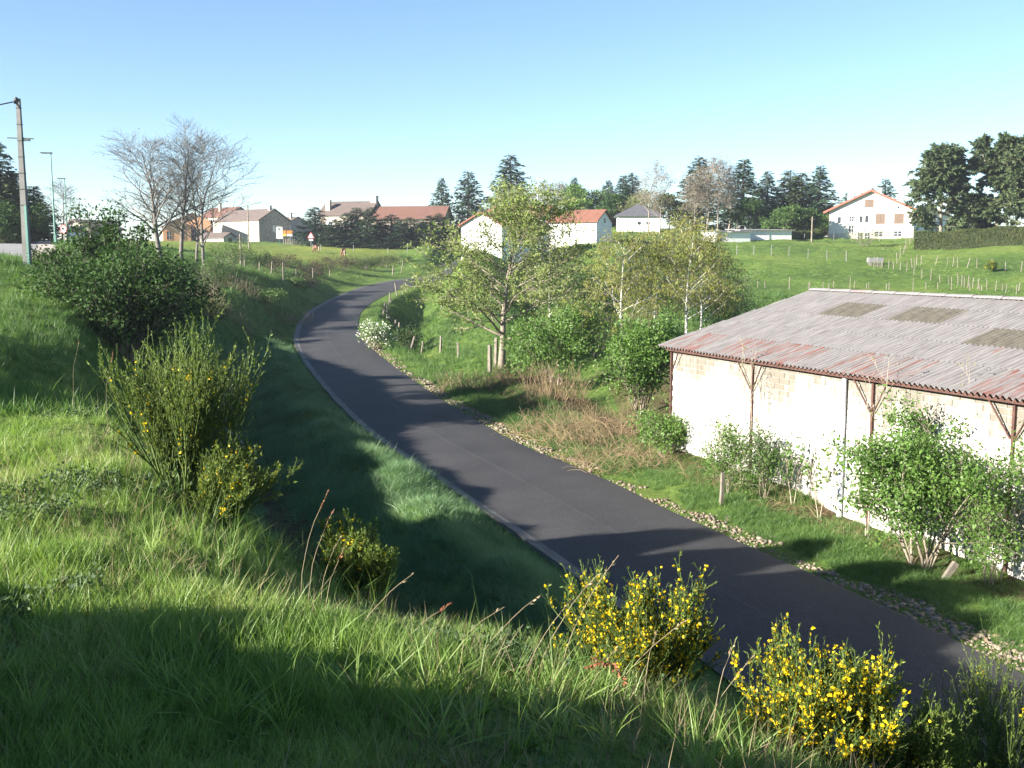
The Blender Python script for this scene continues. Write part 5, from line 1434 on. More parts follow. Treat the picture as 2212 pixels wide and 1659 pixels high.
# leaning stakes round the bend
b = [(878, 628, ), ]
fence('row of leaning grey stakes along the inside of the path bend', gps([(878, 630), (868, 634), (858, 638), (845, 655), (838, 668), (831, 676), (826, 682), (835, 692), (843, 702), (851, 717), (858, 728), (869, 746), (883, 762), (909, 767), (951, 765), (990, 772)]), 1.3, .13, tilt=.10, seed=3, extra={11: (.28, 0, .95), 12: (.35, 0, 1.0), 9: (.15, 0, .9), 4: (.2, 0, 1), 6: (.25, 0, 1)})
fence('stakes running along the far side of the field behind the maple', ats([(1010, 95), (1060, 100), (1110, 104), (1150, 108)]), 1.3, .1, tilt=.05, seed=4)
fence('pair of posts standing next to the maple trunk', ats([(1058, 62), (1070, 63.5)]), 1.55, .17, tilt=.03, seed=5, wires=1)
# meadow fences
fence('upper row of thin concrete posts across the meadow', ats([(1552, 152), (1592, 151), (1628, 150), (1666, 149), (1704, 148), (1745, 146), (1786, 145), (1828, 143)]), 1.4, .09, 'post_concrete', tilt=.02, var=.06, seed=6)
fence('row of short posts along the meadow top before the chalet', ats([(1660, 176), (1695, 178), (1706, 178), (1738, 180), (1800, 184), (1840, 186), (1868, 187), (1900, 188), (1935, 188)]), 1.2, .08, 'post_concrete', tilt=.03, seed=7)
fence('lower meadow fence of three tall pale posts and small stakes', ats([(1600, 121.0), (1636, 121.0), (1652, 120.5), (1705, 120.0), (1746, 120.0), (1750, 120.2), (1778, 120.0), (1790, 120.0), (1800, 120.0), (1836, 119.5), (1844, 120.0), (1872, 120.0), (1876, 120.0), (1915, 120.0), (1920, 120.4), (1972, 119.5), (2000, 120.0), (2026, 120.0), (2055, 120.0), (2095, 119.5), (2120, 119.0), (2165, 118.0), (2200, 118.0)]), .8, .085, tilt=.07, seed=8, var=.25,
      extra={3: (0, 0, 1.75), 9: (0, 0, 1.75), 15: (0, 0, 1.85)})
fence('diagonal stake fence climbing from the trough towards the right', ats([(1908, 139), (1919, 138), (1931, 137), (1945, 136), (1958, 135), (1974, 131), (1991, 128), (2010, 126.5), (2032, 125), (2050, 124), (2055, 123.5), (2070, 123), (2077, 122.5), (2083, 122), (2090, 121.5), (2100, 121), (2112, 120), (2118, 119.5), (2132, 119), (2150, 118), (2172, 117), (2195, 116)]), 1.2, .085, tilt=.10, seed=9, extra={5: (0, 0, 1.7)})
fence('stakes beside the hedge end leading up to the chalet', ats([(1938, 143), (1944, 150), (1950, 156), (1957, 165), (1965, 172), (1968, 176), (1973, 178)]), 1.5, .10, tilt=.06, seed=10)
fence('right meadow fence in front of the clipped hedge', ats([(1971, 137), (1980, 139), (1990, 141), (2020, 139), (2045, 138), (2058, 137), (2068, 136), (2088, 135), (2110, 134), (2140, 133), (2172, 131), (2205, 130)]), 1.35, .09, tilt=.10, seed=11)
# little pen with a white trough
fence('small pen of short palings round the white trough', ats([(1876, 141), (1879, 140.4), (1883, 140), (1887, 139.7), (1891, 139.4), (1895, 139.2), (1899, 139), (1903, 138.8), (1906, 138.6)]), 1.1, .09, tilt=.05, seed=12, var=.3)
p_ = at(1890, 141.5)
tr = tag(empty('water_trough', p_ + np.array([0, 0, -.1]), R(8)), 'white metal trough behind the short palings on the meadow', 'trough')
mb = MB(); mb.box(-1, 1, -.4, .4, .35, .42); mb.box(-1, 1, -.4, -.36, .42, .95); mb.box(-1, 1, .36, .4, .42, .95); mb.box(-1, -.96, -.36, .36, .42, .95); mb.box(.96, 1, -.36, .36, .42, .95)
mb.build('basin', M['metal_grey'], tr)
for a_ in (-.8, .8):
    for c_ in (-.3, .3):
        mb = MB(); mb.box(a_ - .05, a_ + .05, c_ - .05, c_ + .05, -.2, .35); mb.build('leg', M['metal_grey'], tr)
# left field fence
fence('weathered field fence above the cutting on the left', ats([(528, 120), (560, 121), (586, 120), (612, 119), (640, 128), (676, 140), (713, 150), (748, 162), (790, 174), (835, 184), (870, 190)]), 1.15, .12, tilt=.06, seed=13, extra={3: (0, 0, 1.75), 2: (.12, 0, 1.2), 0: (.03, 0, 1.3)})
fence('far field posts in front of the spruce row', ats([(676, 214), (693, 212), (764, 212), (838, 214), (880, 214), (925, 214)]), 1.35, .13, 'post_concrete', tilt=.03, seed=14)
fence('two stakes on the right shoulder where the path ends', gps([(866, 592), (848, 596)]), 1.7, .15, tilt=.12, seed=15, wires=0)
fence('white paling fence before the grey house', ats([(613 + i * 4.0, 246) for i in range(16)]), 1.45, .2, 'post_wood', tilt=.01, seed=16, var=.1, wires=1, name='paling_fence')
# stake by the barn, fallen post
p_ = gp(1558, 1094)
mb = MB(); mb.bar((0, 0, -.2), (.02, 0, .98), .11, .10, (1, .3, 0), w2=.09, h2=.09)
o = mb.build('wooden_stake', M['post_wood']); o.location = p_; tag(o, 'short grey wooden stake at the gravel edge before the barn', 'post')
p_ = gp(2052, 1252)
mb = MB(); mb.bar((-.16, 0, -.05), (.16, .1, .36), .13, .12, (0, 1, 0))
o = mb.build('fallen_post', M['post_wood']); o.location = p_; tag(o, 'broken post leaning to the right near the big elder', 'post')
# ------------------------------------------------------------ concrete line pole with cables
p_ = at(60, 50); H = pt(60, 213, 50)[2] - p_[2]
po = tag(empty('line_pole', p_), 'tall concrete line pole beside the upper road at left', 'utility pole')
mb = MB(); mb.bar((0, 0, -.8), (0, 0, H), .34, .30, (0, 1, 0), w2=.17, h2=.15)
mb.build('shaft', M['post_concrete'], po)
mb = MB(); mb.bar((.13, -.165, 0), (.11, -.14, 2.9), .10, .06, (0, 1, 0)); mb.build('cable_guard', M['metal_green'], po)
mb = MB(); mb.bar((-.62, 0, H * .77), (.62, 0, H * .765), .05, .05); mb.bar((.1, -.0, H * .765 - .06), (.45, 0, H * .765 - .06), .1, .1); mb.build('crossarm', M['dark_metal'], po)
for k in range(7):
    mb = MB(); z_ = 2.9 + k * .75; w_ = .34 - .17 * z_ / H + .03
    mb.box(-w_ / 2, w_ / 2, -w_ / 2 + .01, w_ / 2 - .01, z_, z_ + .03); mb.build('band', M['dark_metal'], po)
mb = MB(); mb.tube([(-.05, -.1, H - .1), (-.05, -.1, H + .05)], .07, 8); mb.tube([(-.12, -.1, H - .25), (-.12, -.1, H - .05)], .05, 8); mb.build('insulator', M['cable'], po)
def cable(label, a, bq, sag, r=.02, n=14):
    a = np.array(a); bq = np.array(bq); q = []
    for i in range(n):
        t = i / (n - 1); w_ = a * (1 - t) + bq * t; w_[2] -= sag * 4 * t * (1 - t); q.append(w_ - a)
    mb = MB(); mb.tube(q, r, 5); o = mb.build('cable', M['cable']); o.location = a; tag(o, label, 'cable')
tp = p_ + np.array([-.12, -.1, H - .15])
cable('black cable sagging from the pole top out of the left frame edge', tp, tp + np.array([-9, -8, 2.2]), 1.6, .03)
def at_z(xD, yD, Y): return pt(xD, yD, Y)
p2 = at(174, 190); H2 = pt(174, 425, 190)[2] - p2[2]
po = tag(empty('line_pole', p2), 'distant grey line pole right of the street lamps', 'utility pole')
mb = MB(); mb.bar((0, 0, -.5), (0, 0, H2), .36, .32, (0, 1, 0), w2=.2, h2=.2); mb.build('shaft', M['metal_grey'], po)
mb = MB(); mb.box(-.5, .5, -.05, .05, H2 - .4, H2 - .3); mb.build('crossarm', M['dark_metal'], po)
def distpole(xD, topy, Y, label):
    p_ = at(xD, Y); H_ = pt(xD, topy, Y)[2] - p_[2]
    po = tag(empty('line_pole', p_), label, 'utility pole')
    mb = MB(); mb.tube([(0, 0, -.4), (0, 0, H_)], [.15, .1], 8); mb.build('shaft', M['bark_grey'], po)
    mb = MB(); mb.box(-.45, .45, -.04, .04, H_ - .5, H_ - .4); mb.build('crossarm', M['bark_dark'], po)
    return p_ + np.array([0, 0, H_ - .3])
a_ = distpole(538, 442, 200, 'wooden pole in front of the stone house')
b_ = distpole(521, 505, 116, 'thin bare pole on the bank right of the ash trees')
c_ = distpole(1753, 468, 178, 'wooden pole left of the chalet')
d_ = distpole(1592, 455, 205, 'wooden pole among the grey leafless trees')
cable('thin cable from the stone house towards the farm spruces', pt(610, 459, 262), pt(712, 462, 262), .3, .035)
cable('thin cable leaving the chalet roof to the right', pt(1952, 449, 215), pt(2020, 443, 215), .2, .035)
# mast
p_ = at(1161, 240); H_ = pt(1161, 382, 240)[2] - p_[2]
mb = MB(); mb.tube([(0, 0, 0), (0, 0, H_ * .6), (0, 0, H_)], [.16, .12, .06], 6); mb.box(-.3, .3, -.05, .05, H_ * .8, H_ * .8 + .08); o = mb.build('aerial_mast', M['metal_grey']); o.location = p_; tag(o, 'thin aerial mast sticking up right of the maple crown', 'mast')
# ------------------------------------------------------------ street lamps
def lamp(xD, topy, Y, label, flat=True):
    p_ = at(xD, Y); H_ = pt(xD, topy, Y)[2] - p_[2]
    e = tag(empty('street_lamp', p_), label, 'street lamp', 'street lamps along the upper road')
    mb = MB(); mb.tube([(0, 0, -.3), (0, 0, 1.2), (0, 0, H_)], [.10, .085, .05], 8); mb.build('pole', M['metal_green'], e)
    mb = MB(); mb.box(-.1, .1, -.1, .1, 0, .9); mb.build('base_box', M['metal_green'], e)
    v = [(.1, -.16, H_ - .05), (.1, .16, H_ - .05), (-.95, .17, H_ + .02), (-.95, -.17, H_ + .02), (.1, -.12, H_ + .09), (.1, .12, H_ + .09), (-.85, .12, H_ + .10), (-.85, -.12, H_ + .10)]
    mb = MB(); mb.add(v, [(0, 3, 2, 1), (4, 5, 6, 7), (0, 1, 5, 4), (1, 2, 6, 5), (2, 3, 7, 6), (3, 0, 4, 7)]); hd = mb.build('lamp_head', M['dark_metal'], e)
    mb = MB(); mb.box(-.8, -.3, -.1, .1, H_ - .045, H_ - .02); mb.build('lens', M['metal_grey'], hd)
lamp(120, 331, 96, 'nearest and tallest green street lamp by the upper road')
lamp(146, 386, 134, 'middle street lamp further along the upper road')
lamp(157, 428, 178, 'farthest small street lamp along the upper road')
# ------------------------------------------------------------ signs
def disc(mb, c, r, d, n=28, mi=0):
    q = [(c[0] + math.cos(6.2832 * i / n) * r, c[1], c[2] + math.sin(6.2832 * i / n) * r) for i in range(n)] + [(c[0] + math.cos(6.2832 * i / n) * r, c[1] + d, c[2] + math.sin(6.2832 * i / n) * r) for i in range(n)]
    mb.add(q, [tuple(range(n)), tuple(range(2 * n - 1, n - 1, -1))] + [(i, n + i, n + (i + 1) % n, (i + 1) % n) for i in range(n)], mi)
M['sign_red'] = plain('sign_red', (0.55, 0.04, 0.04), .4, .05); M['sign_white'] = plain('sign_white', (.75, .75, .74), .4, .04); M['sign_black'] = plain('sign_black', (.015, .015, .015), .5, .05); M['sign_orange'] = plain('sign_orange', (.70, .24, .05), .5, .1); M['sign_yellow'] = plain('sign_yellow', (.75, .5, .1), .5, .1)
def text(txt, size, loc, parent, mat, name='lettering'):
    c = bpy.data.curves.new(name, 'FONT'); c.body = txt; c.size = size; c.extrude = .004; c.align_x = 'CENTER'; c.align_y = 'CENTER'
    o = bpy.data.objects.new(name, c); COL.objects.link(o)
    dg = bpy.context.evaluated_depsgraph_get()
    me = bpy.data.meshes.new_from_object(o.evaluated_get(dg)); me.materials.append(mat)
    bpy.data.objects.remove(o)
    o2 = bpy.data.objects.new(name, me); COL.objects.link(o2); o2.parent = parent; o2.location = loc; o2.rotation_euler = (math.pi / 2, 0, 0)
    return o2
p_ = at(139, 100); zc = pt(139, 495, 100)[2] - p_[2]
e = tag(empty('speed_sign', p_, R(-18)), 'round red bordered speed limit sign reading 50', 'road sign')
mb = MB(); mb.tube([(0, 0.04, -.2), (0, 0.04, zc)], .04, 8); mb.build('post', M['metal_grey'], e)
mb = MB(); disc(mb, (0, 0, zc), .40, .02); bd = mb.build('plate', M['sign_red'], e)
mb = MB(); disc(mb, (0, -.006, zc), .29, .004); mb.build('face', M['sign_white'], bd)
text('50', .36, (0, -.012, zc), bd, M['sign_black'])
# town board, direction boards, warning triangle
p_ = at(604, 240); 
zt = pt(604, 490, 240)[2] - p_[2]
e = tag(empty('town_board', p_, R(10)), 'tall white panel sign on a post before the stone house', 'road sign')
mb = MB(); mb.box(-.06, .06, 0.04, .12, -.3, zt); mb.build('post', M['metal_green'], e)
mb = MB(); mb.box(-.72, .72, 0, .035, zt - 2.7, zt); pl = mb.build('panel', M['sign_white'], e)
mb = MB(); disc(mb, (0, -.012, zt - .55), .33, .01); mb.build('emblem', M['metal_grey'], pl)
for k in range(3):
    mb = MB(); mb.box(-.5, .5, -.008, -.002, zt - 1.35 - k * .4, zt - 1.25 - k * .4); mb.build('text_line', M['metal_grey'], pl)
p_ = at(620, 244); zt = pt(620, 498, 244)[2] - p_[2]
e = tag(empty('direction_board', p_, R(10)), 'orange and yellow direction boards right of the white panel sign', 'road sign')
for a_ in (-.8, .8):
    mb = MB(); mb.box(a_ - .05, a_ + .05, .03, .1, -.3, zt); mb.build('post', M['metal_grey'], e)
for k, (c1, x0, x1) in enumerate([('sign_orange', -1.3, -.1), ('sign_orange', .05, 1.3)]):
    mb = MB(); mb.box(x0, x1, 0, .025, zt - .75, zt); mb.build('arrow_panel', M[c1], e)
    mb = MB(); mb.box(x0, x1, 0, .024, zt - 1.3, zt - .8); mb.build('lower_panel', M['sign_yellow' if k == 0 else 'sign_white'], e)
p_ = at(672, 232); zt = pt(672, 503, 232)[2] - p_[2]
e = tag(empty('warning_sign', p_, R(10)), 'white triangular warning sign with red edge beside the lone spruce', 'road sign')
mb = MB(); mb.tube([(0, 0.05, -.3), (0, 0.05, zt)], .05, 8); mb.build('post', M['metal_grey'], e)
def tri(mb, s_, y0, y1, z_):
    q = [(-s_, y0, z_ - s_ * .6), (s_, y0, z_ - s_ * .6), (0, y0, z_ + s_ * 1.13)]; q += [(a_, y1, c_) for a_, b_, c_ in q]
    mb.add(q, [(0, 1, 2), (5, 4, 3), (0, 3, 4, 1), (1, 4, 5, 2), (2, 5, 3, 0)])
mb = MB(); tri(mb, .85, 0, .02, zt - .7); pl = mb.build('plate', M['sign_red'], e)
mb = MB(); tri(mb, .62, -.006, -.002, zt - .7); mb.build('face', M['sign_white'], pl)
mb = MB(); mb.box(-.45, .45, 0, .02, zt - 1.75, zt - 1.35); mb.build('lower_plate', M['sign_white'], e)
# ------------------------------------------------------------ parked van and low building by the upper road
p_ = at(168, 124)
van = tag(empty('parked_van', p_, R(-62)), 'white delivery van parked behind the speed sign', 'van')
prof = [(-2.6, .45), (-2.6, 2.1), (-2.35, 2.35), (1.1, 2.35), (1.75, 1.5), (2.5, 1.2), (2.6, .45)]
mb = MB(); n = len(prof)
v = [(a_, -.95, c_) for a_, c_ in prof] + [(a_, .95, c_) for a_, c_ in prof]
mb.add(v, [tuple(range(n)), tuple(range(2 * n - 1, n - 1, -1))] + [(i, n + i, n + (i + 1) % n, (i + 1) % n) for i in range(n)])
mb.build('body', M['sign_white'], van)
mb = MB(); mb.add([(1.14, -.8, 2.28), (1.76, -.85, 1.56), (1.76, .85, 1.56), (1.14, .8, 2.28)], [(0, 1, 2, 3)]); o = mb.build('windscreen', M['glass'], van); o.location = (.03, 0, .02)
for s_ in (-1, 1):
    mb = MB(); mb.box(.35, 1.2, s_ * .952, s_ * .96, 1.5, 2.1); mb.build('side_window', M['glass'], van)
    for x_ in (-1.6, 1.7):
        mb = MB(); mb.tube([(x_, s_ * .75, .33), (x_, s_ * .97, .33)], .33, 14); w_ = mb.build('wheel', M['cable'], van)
        mb = MB(); mb.tube([(x_, s_ * .96, .33), (x_, s_ * .985, .33)], .18, 12); mb.build('rim', M['metal_grey'], w_)
    mb = MB(); mb.box(2.56, 2.62, s_ * .7 - .15, s_ * .7 + .15, .8, 1.0); mb.build('headlight', M['glass'], van)
house('roadside_cottage', 'low dark roofed cottage behind the speed sign and van', at(163, 152), R(-25), 6, 6, 1.9, 3.1, M['stone_wall'], M['tile_brown'], wins=[('S', 0, .6, 1.2, 1.2, 'dark')], over=.4)
# ------------------------------------------------------------ horses
def horse(label, xD, Y, rz, s=1.0):
    p_ = at(xD, Y)
    root = tag(empty('horse', p_, rz), label, 'horse', 'chestnut horses grazing in the field'); root.scale = (s, s, s)
    # x forward; joints with radii
    J = {}
    pts_ = [('hip', (-.62, 0, 1.18), .33), ('loin', (-.2, 0, 1.17), .34), ('rib', (.2, 0, 1.12), .36), ('chest', (.6, 0, 1.12), .31), ('neck1', (.95, 0, 1.05), .21), ('neck2', (1.25, 0, .72), .15), ('poll', (1.42, 0, .46), .12), ('cheek', (1.45, 0, .30), .12), ('nose', (1.50, 0, .08), .075)]
    ed = [(0, 1), (1, 2), (2, 3), (3, 4), (4, 5), (5, 6), (6, 7), (7, 8)]
    for sg in (-1, 1):
        b0 = len(pts_)
        pts_ += [('st', (-.68, sg * .19, .92), .21), ('kn', (-.55, sg * .2, .70), .13), ('hk', (-.80, sg * .2, .46), .075), ('ft', (-.74, sg * .2, .12), .05), ('hf', (-.70, sg * .2, .02), .07)]
        ed += [(0, b0), (b0, b0 + 1), (b0 + 1, b0 + 2), (b0 + 2, b0 + 3), (b0 + 3, b0 + 4)]
        b0 = len(pts_)
        pts_ += [('sh', (.55, sg * .18, .82), .14), ('el', (.50, sg * .19, .62), .10), ('wr', (.53, sg * .19, .40), .065), ('ft', (.53, sg * .19, .12), .048), ('hf', (.57, sg * .19, .02), .068)]
        ed += [(3, b0), (b0, b0 + 1), (b0 + 1, b0 + 2), (b0 + 2, b0 + 3), (b0 + 3, b0 + 4)]
        b0 = len(pts_); pts_ += [('ear', (1.33, sg * .09, .52), .03), ('ear2', (1.30, sg * .11, .62), .015)]; ed += [(6, b0), (b0, b0 + 1)]
    me = bpy.data.meshes.new('body'); me.from_pydata([q[1] for q in pts_], ed, []); me.materials.append(M['horse'])
    bo = bpy.data.objects.new('body', me); COL.objects.link(bo); bo.parent = root
    sk = bo.modifiers.new('skin', 'SKIN'); 
    for i, q in enumerate(pts_):
        me.skin_vertices[0].data[i].radius = (q[2], q[2] * (1.0 if i > 3 else 1.12)); me.skin_vertices[0].data[i].use_root = (i == 1)
    ss = bo.modifiers.new('sub', 'SUBSURF'); ss.levels = 2; ss.render_levels = 2
    mb = MB(); mb.tube([(-.93, 0, 1.3), (-1.03, 0, 1.15), (-1.06, 0, .8), (-1.02, 0, .38)], [.06, .10, .11, .03], 8); mb.build('tail', M['mane'], root, True)
    mb = MB()
    for i in range(9):
        t = i / 8; x_ = .75 + .62 * t; z_ = 1.32 - .62 * t ** 1.2
        mb.bar((x_, -.06, z_), (x_ - .04, .12 + .03 * (i % 2), z_ - .30), .10, .05, (1, 0, 0))
    mb.build('mane', M['mane'], root)
horse('chestnut horse grazing nearer the spruce row, seen from its left side behind', 683, 200, R(128))
horse('chestnut horse with pale tail grazing closer to the cutting', 741, 186, R(112), 1.05)
# ------------------------------------------------------------ broom bushes
def bro(xD, yD, Y, hpx, wpx, seed, label, **kw):
    p_ = pt(xD, yD, Y); p_[2] = g(p_[0], p_[1])
    return broom('broom_bush', label, p_, hpx * mpp(Y), wpx * mpp(Y), seed, **kw)
bro(398, 1090, 7.6, 410, 300, 401, 'tall upright broom bush with few flowers on the bank crest', stems=30, nfl=260, nshoot=9, leafs=45, fsize=.018, lean=(.05, 0), fl_lo=.2)
bro(462, 1110, 7.4, 230, 240, 409, 'lower broom sprays spreading right of the tall broom bush', stems=14, nfl=150, nshoot=8, leafs=45, fsize=.018, lean=(.45, -.1), fl_lo=.2)
bro(765, 1280, 7.4, 230, 230, 402, 'small half shaded broom bush in the gully below the crest', stems=24, nfl=260, nshoot=8, leafs=70, fsize=.018, lean=(.12, 0), fl_lo=.2)
bro(1375, 1630, 5.4, 330, 640, 403, 'broom bush full of yellow flowers beside the path shadow', stems=40, nfl=2900, nshoot=8, leafs=34, fsize=.018, lw=.8, fl_lo=.3)
bro(1765, 1770, 4.6, 330, 620, 404, 'yellow flowering broom bush at the lower right', stems=36, nfl=2500, nshoot=8, leafs=34, fsize=.018, lean=(.08, 0), lw=.8, fl_lo=.25)
bro(2135, 1900, 6.5, 640, 260, 405, 'green broom bush with few flowers at the right frame edge', stems=30, nfl=60, nshoot=8, leafs=60, fsize=.02, lw=.8)
bro(1990, 1760, 4.6, 320, 300, 410, 'low shaded broom at the bottom right corner', stems=24, nfl=100, nshoot=8, leafs=60, fsize=.02, lw=.8)
bro(285, 735, 29, 70, 55, 406, 'small yellow broom under the huge elder bush', stems=22, nfl=420, nshoot=7, fsize=.06, lw=2.2, rs=2)
bro(132, 815, 21, 95, 70, 407, 'small green broom growing at the left bank foot', stems=24, nfl=120, nshoot=7, fsize=.04, lw=2.0, rs=1.6)
bro(2140, 590, 131, 26, 46, 408, 'yellowish broom by the right meadow fence', stems=20, nfl=50, nshoot=5, fsize=.14, lw=6, rs=6)
# ------------------------------------------------------------ grass
def blade_clump(n, L, W, spread, lean, seed, segs=3, curl=.5):
    rng = np.random.default_rng(seed)
    V = []; Fs = []
    b = 0
    for i in range(n):
        a = rng.uniform(0, 6.28); r_ = spread * math.sqrt(rng.random())
        p = np.array([r_ * math.cos(a), r_ * math.sin(a), -.02])
        th = rng.uniform(0, 6.28); ln = abs(rng.normal(0, lean)) + .05
        d = np.array([math.sin(ln) * math.cos(th), math.sin(ln) * math.sin(th), math.cos(ln)])
        l_ = L * rng.uniform(.45, 1.2); w_ = W * rng.uniform(.7, 1.3)
        sd = np.cross(d, rng.normal(size=3)); sd /= np.linalg.norm(sd)
        pts = []
        for s in range(segs + 1):
            t = s / segs; ww = w_ * (1 - t ** 1.6) * .5
            if s < segs: pts += [p - sd * ww, p + sd * ww]
            else: pts += [p]
            d = d + np.array([math.cos(th), math.sin(th), -.35]) * curl * rng.uniform(.3, 1) / segs
            d /= np.linalg.norm(d); p = p + d * l_ / segs
        V += pts
        for s in range(segs - 1): Fs.append((b + 2 * s, b + 2 * s + 1, b + 2 * s + 3, b + 2 * s + 2))
        Fs.append((b + 2 * segs - 2, b + 2 * segs - 1, b + 2 * segs))
        b += len(pts)
    me = bpy.data.meshes.new('clump'); me.from_pydata([tuple(map(float, q)) for q in V], [], Fs); me.update()
    return me
def instancer(name, label, cat, P, rot, scl, idx, meshes, mat):
    cl = bpy.data.collections.new(name + '_clumps')
    for i, me in enumerate(meshes):
        me.materials.append(mat)
        o = bpy.data.objects.new('clump_%02d' % i, me); cl.objects.link(o)
    me = bpy.data.meshes.new(name)
    me.vertices.add(len(P)); me.vertices.foreach_set('co', P.astype(np.float32).ravel())
    a = me.attributes.new('rot', 'FLOAT_VECTOR', 'POINT'); a.data.foreach_set('vector', rot.astype(np.float32).ravel())
    a = me.attributes.new('scl', 'FLOAT_VECTOR', 'POINT'); a.data.foreach_set('vector', scl.astype(np.float32).ravel())
    a = me.attributes.new('idx', 'INT', 'POINT'); a.data.foreach_set('value', idx.astype(np.int32))
    o = bpy.data.objects.new(name, me); COL.objects.link(o)
    tag(o, label, cat, kind='stuff')
    ng = bpy.data.node_groups.new(name, 'GeometryNodeTree')
    ng.interface.new_socket('Geometry', in_out='INPUT', socket_type='NodeSocketGeometry')
    ng.interface.new_socket('Geometry', in_out='OUTPUT', socket_type='NodeSocketGeometry')
    gi = ng.nodes.new('NodeGroupInput'); go = ng.nodes.new('NodeGroupOutput')
    ip = ng.nodes.new('GeometryNodeInstanceOnPoints'); ci = ng.nodes.new('GeometryNodeCollectionInfo')
    ci.inputs['Collection'].default_value = cl; ci.inputs['Separate Children'].default_value = True; ci.inputs['Reset Children'].default_value = True
    def att(nm, ty):
        n = ng.nodes.new('GeometryNodeInputNamedAttribute'); n.data_type = ty; n.inputs['Name'].default_value = nm; return n.outputs['Attribute']
    er = ng.nodes.new('FunctionNodeEulerToRotation')
    L = ng.links.new
    L(gi.outputs[0], ip.inputs['Points']); L(ci.outputs[0], ip.inputs['Instance'])
    ip.inputs['Pick Instance'].default_value = True
    L(att('idx', 'INT'), ip.inputs['Instance Index'])
    L(att('rot', 'FLOAT_VECTOR'), er.inputs[0]); L(er.outputs[0], ip.inputs['Rotation'])
    L(att('scl', 'FLOAT_VECTOR'), ip.inputs['Scale'])
    L(ip.outputs[0], go.inputs[0])
    md = o.modifiers.new('scatter', 'NODES'); md.node_group = ng
    return o
def polar(n, r0, r1, pw, azr=(-40, 40)):
    """random ground points, thinning out with distance as r**-pw"""
    u = RNG.random(n); q = 2 - pw
    r_ = (r0 ** q + u * (r1 ** q - r0 ** q)) ** (1 / q) if abs(q) > 1e-6 else r0 * (r1 / r0) ** u
    a_ = np.radians(RNG.uniform(azr[0], azr[1], n))
    return r_ * np.sin(a_), r_ * np.cos(a_)
def masks(x, y):
    yc = np.clip(y, -18, 280)
    dl = (XL(yc) - x) * CS(yc); dr = (x - XR(yc)) * CS(yc)
    lx = (x - ecx) * bt[0] + (y - ecy) * bt[1]; ly = (x - ecx) * bn[0] + (y - ecy) * bn[1]
    inb = (lx > 0) & (lx < 26.5) & (ly > OV - .1) & (ly < 2 * BW)
    rd = np.abs(x - np.interp(y, _ry, _rx)) < 5.0
    return dl, dr, inb, rd & (y > 15)
def scatter(name, label, x, y, hs, meshes, mat, lean=.15, cat='grass', down=(0, 0)):
    n = len(x)
    P = np.stack([x, y, G(x, y) - .01], 1)
    rot = np.stack([RNG.normal(0, lean, n) + down[0], RNG.normal(0, lean, n) + down[1], RNG.uniform(0, 6.28, n)], 1)
    s = np.stack([hs * RNG.uniform(.8, 1.25, n), hs * RNG.uniform(.8, 1.25, n), hs * RNG.uniform(.7, 1.3, n)], 1)
    return instancer(name, label, cat, P, rot, s, RNG.integers(0, len(meshes), n), meshes, mat)
# bank in the foreground
x, y = polar(52000, 1.6, 22, 1.55)
dl, dr, inb, rd = masks(x, y)
nz = _hash_noise(x, y, 1.2, 41) + .7 * _hash_noise(x, y, .5, 42)
lim = 0.75 + (y > 13) * 3
keep = (dl > lim) & (nz > -.75)
x, y, nz = x[keep], y[keep], nz[keep]
r_ = np.hypot(x, y)
hs = (0.56 + 0.015 * r_) * (1 + 1.0 * nz)
ms = [blade_clump(22, .16, .0055, .055, .35, 500 + i) for i in range(4)] + [blade_clump(14, .24, .006, .06, .3, 510 + i, 4, .7) for i in range(2)] + [blade_clump(10, .13, .012, .05, .5, 520, 3)]
scatter('bank_grass', 'sunlit long grass covering the bank in the foreground', x, y, hs, ms, M['grass_bank'])
# verges, gully and road bank
x, y = polar(60000, 12, 120, 1.45)
dl, dr, inb, rd = masks(x, y)
nz = _hash_noise(x, y, 2.2, 43) + .6 * _hash_noise(x, y, .9, 44)
left = (dl > 0.40 + .25 * (_hash_noise(x, y, .9, 49) + .5)) & (nz > -.6) & ~rd
right = (dr > .75 + .5 * np.abs(_hash_noise(x, y, 1.2, 45))) & (dr < 3.0 + 1.6 * RNG.random(len(x)) ** 2 + (y > 60) * 200) & ~inb & (nz > -.5)
gul = (np.abs(dl - 5.6) < .5) & (y < 66)
keep = (left & ~gul) | (right & (y > 58))
x, y, nz, dl = x[keep], y[keep], nz[keep], dl[keep]
r_ = np.hypot(x, y)
hs = (0.75 + 0.012 * r_) * (1 + .4 * nz) * np.where((dl > 0) & (dl < .9), .65, 1.1)
ms = [blade_clump(26, .24, .009, .12, .35, 530 + i, 3, .8) for i in range(4)] + [blade_clump(16, .3, .010, .10, .25, 540 + i, 3, .5) for i in range(2)]
near = (dl > 0) & (dl < 7.5) & (y < 80)
scatter('verge_grass', 'bluish green dewy grass on the gully sides below the path', x[near], y[near], hs[near], ms, M['grass_verge'])
ms = [blade_clump(26, .24, .009, .12, .35, 535 + i, 3, .8) for i in range(4)] + [blade_clump(16, .3, .010, .10, .25, 545 + i, 3, .5) for i in range(2)]
scatter('slope_grass', 'rough green grass on the road bank and field edges', x[~near], y[~near], hs[~near], ms, M['grass_fresh'])
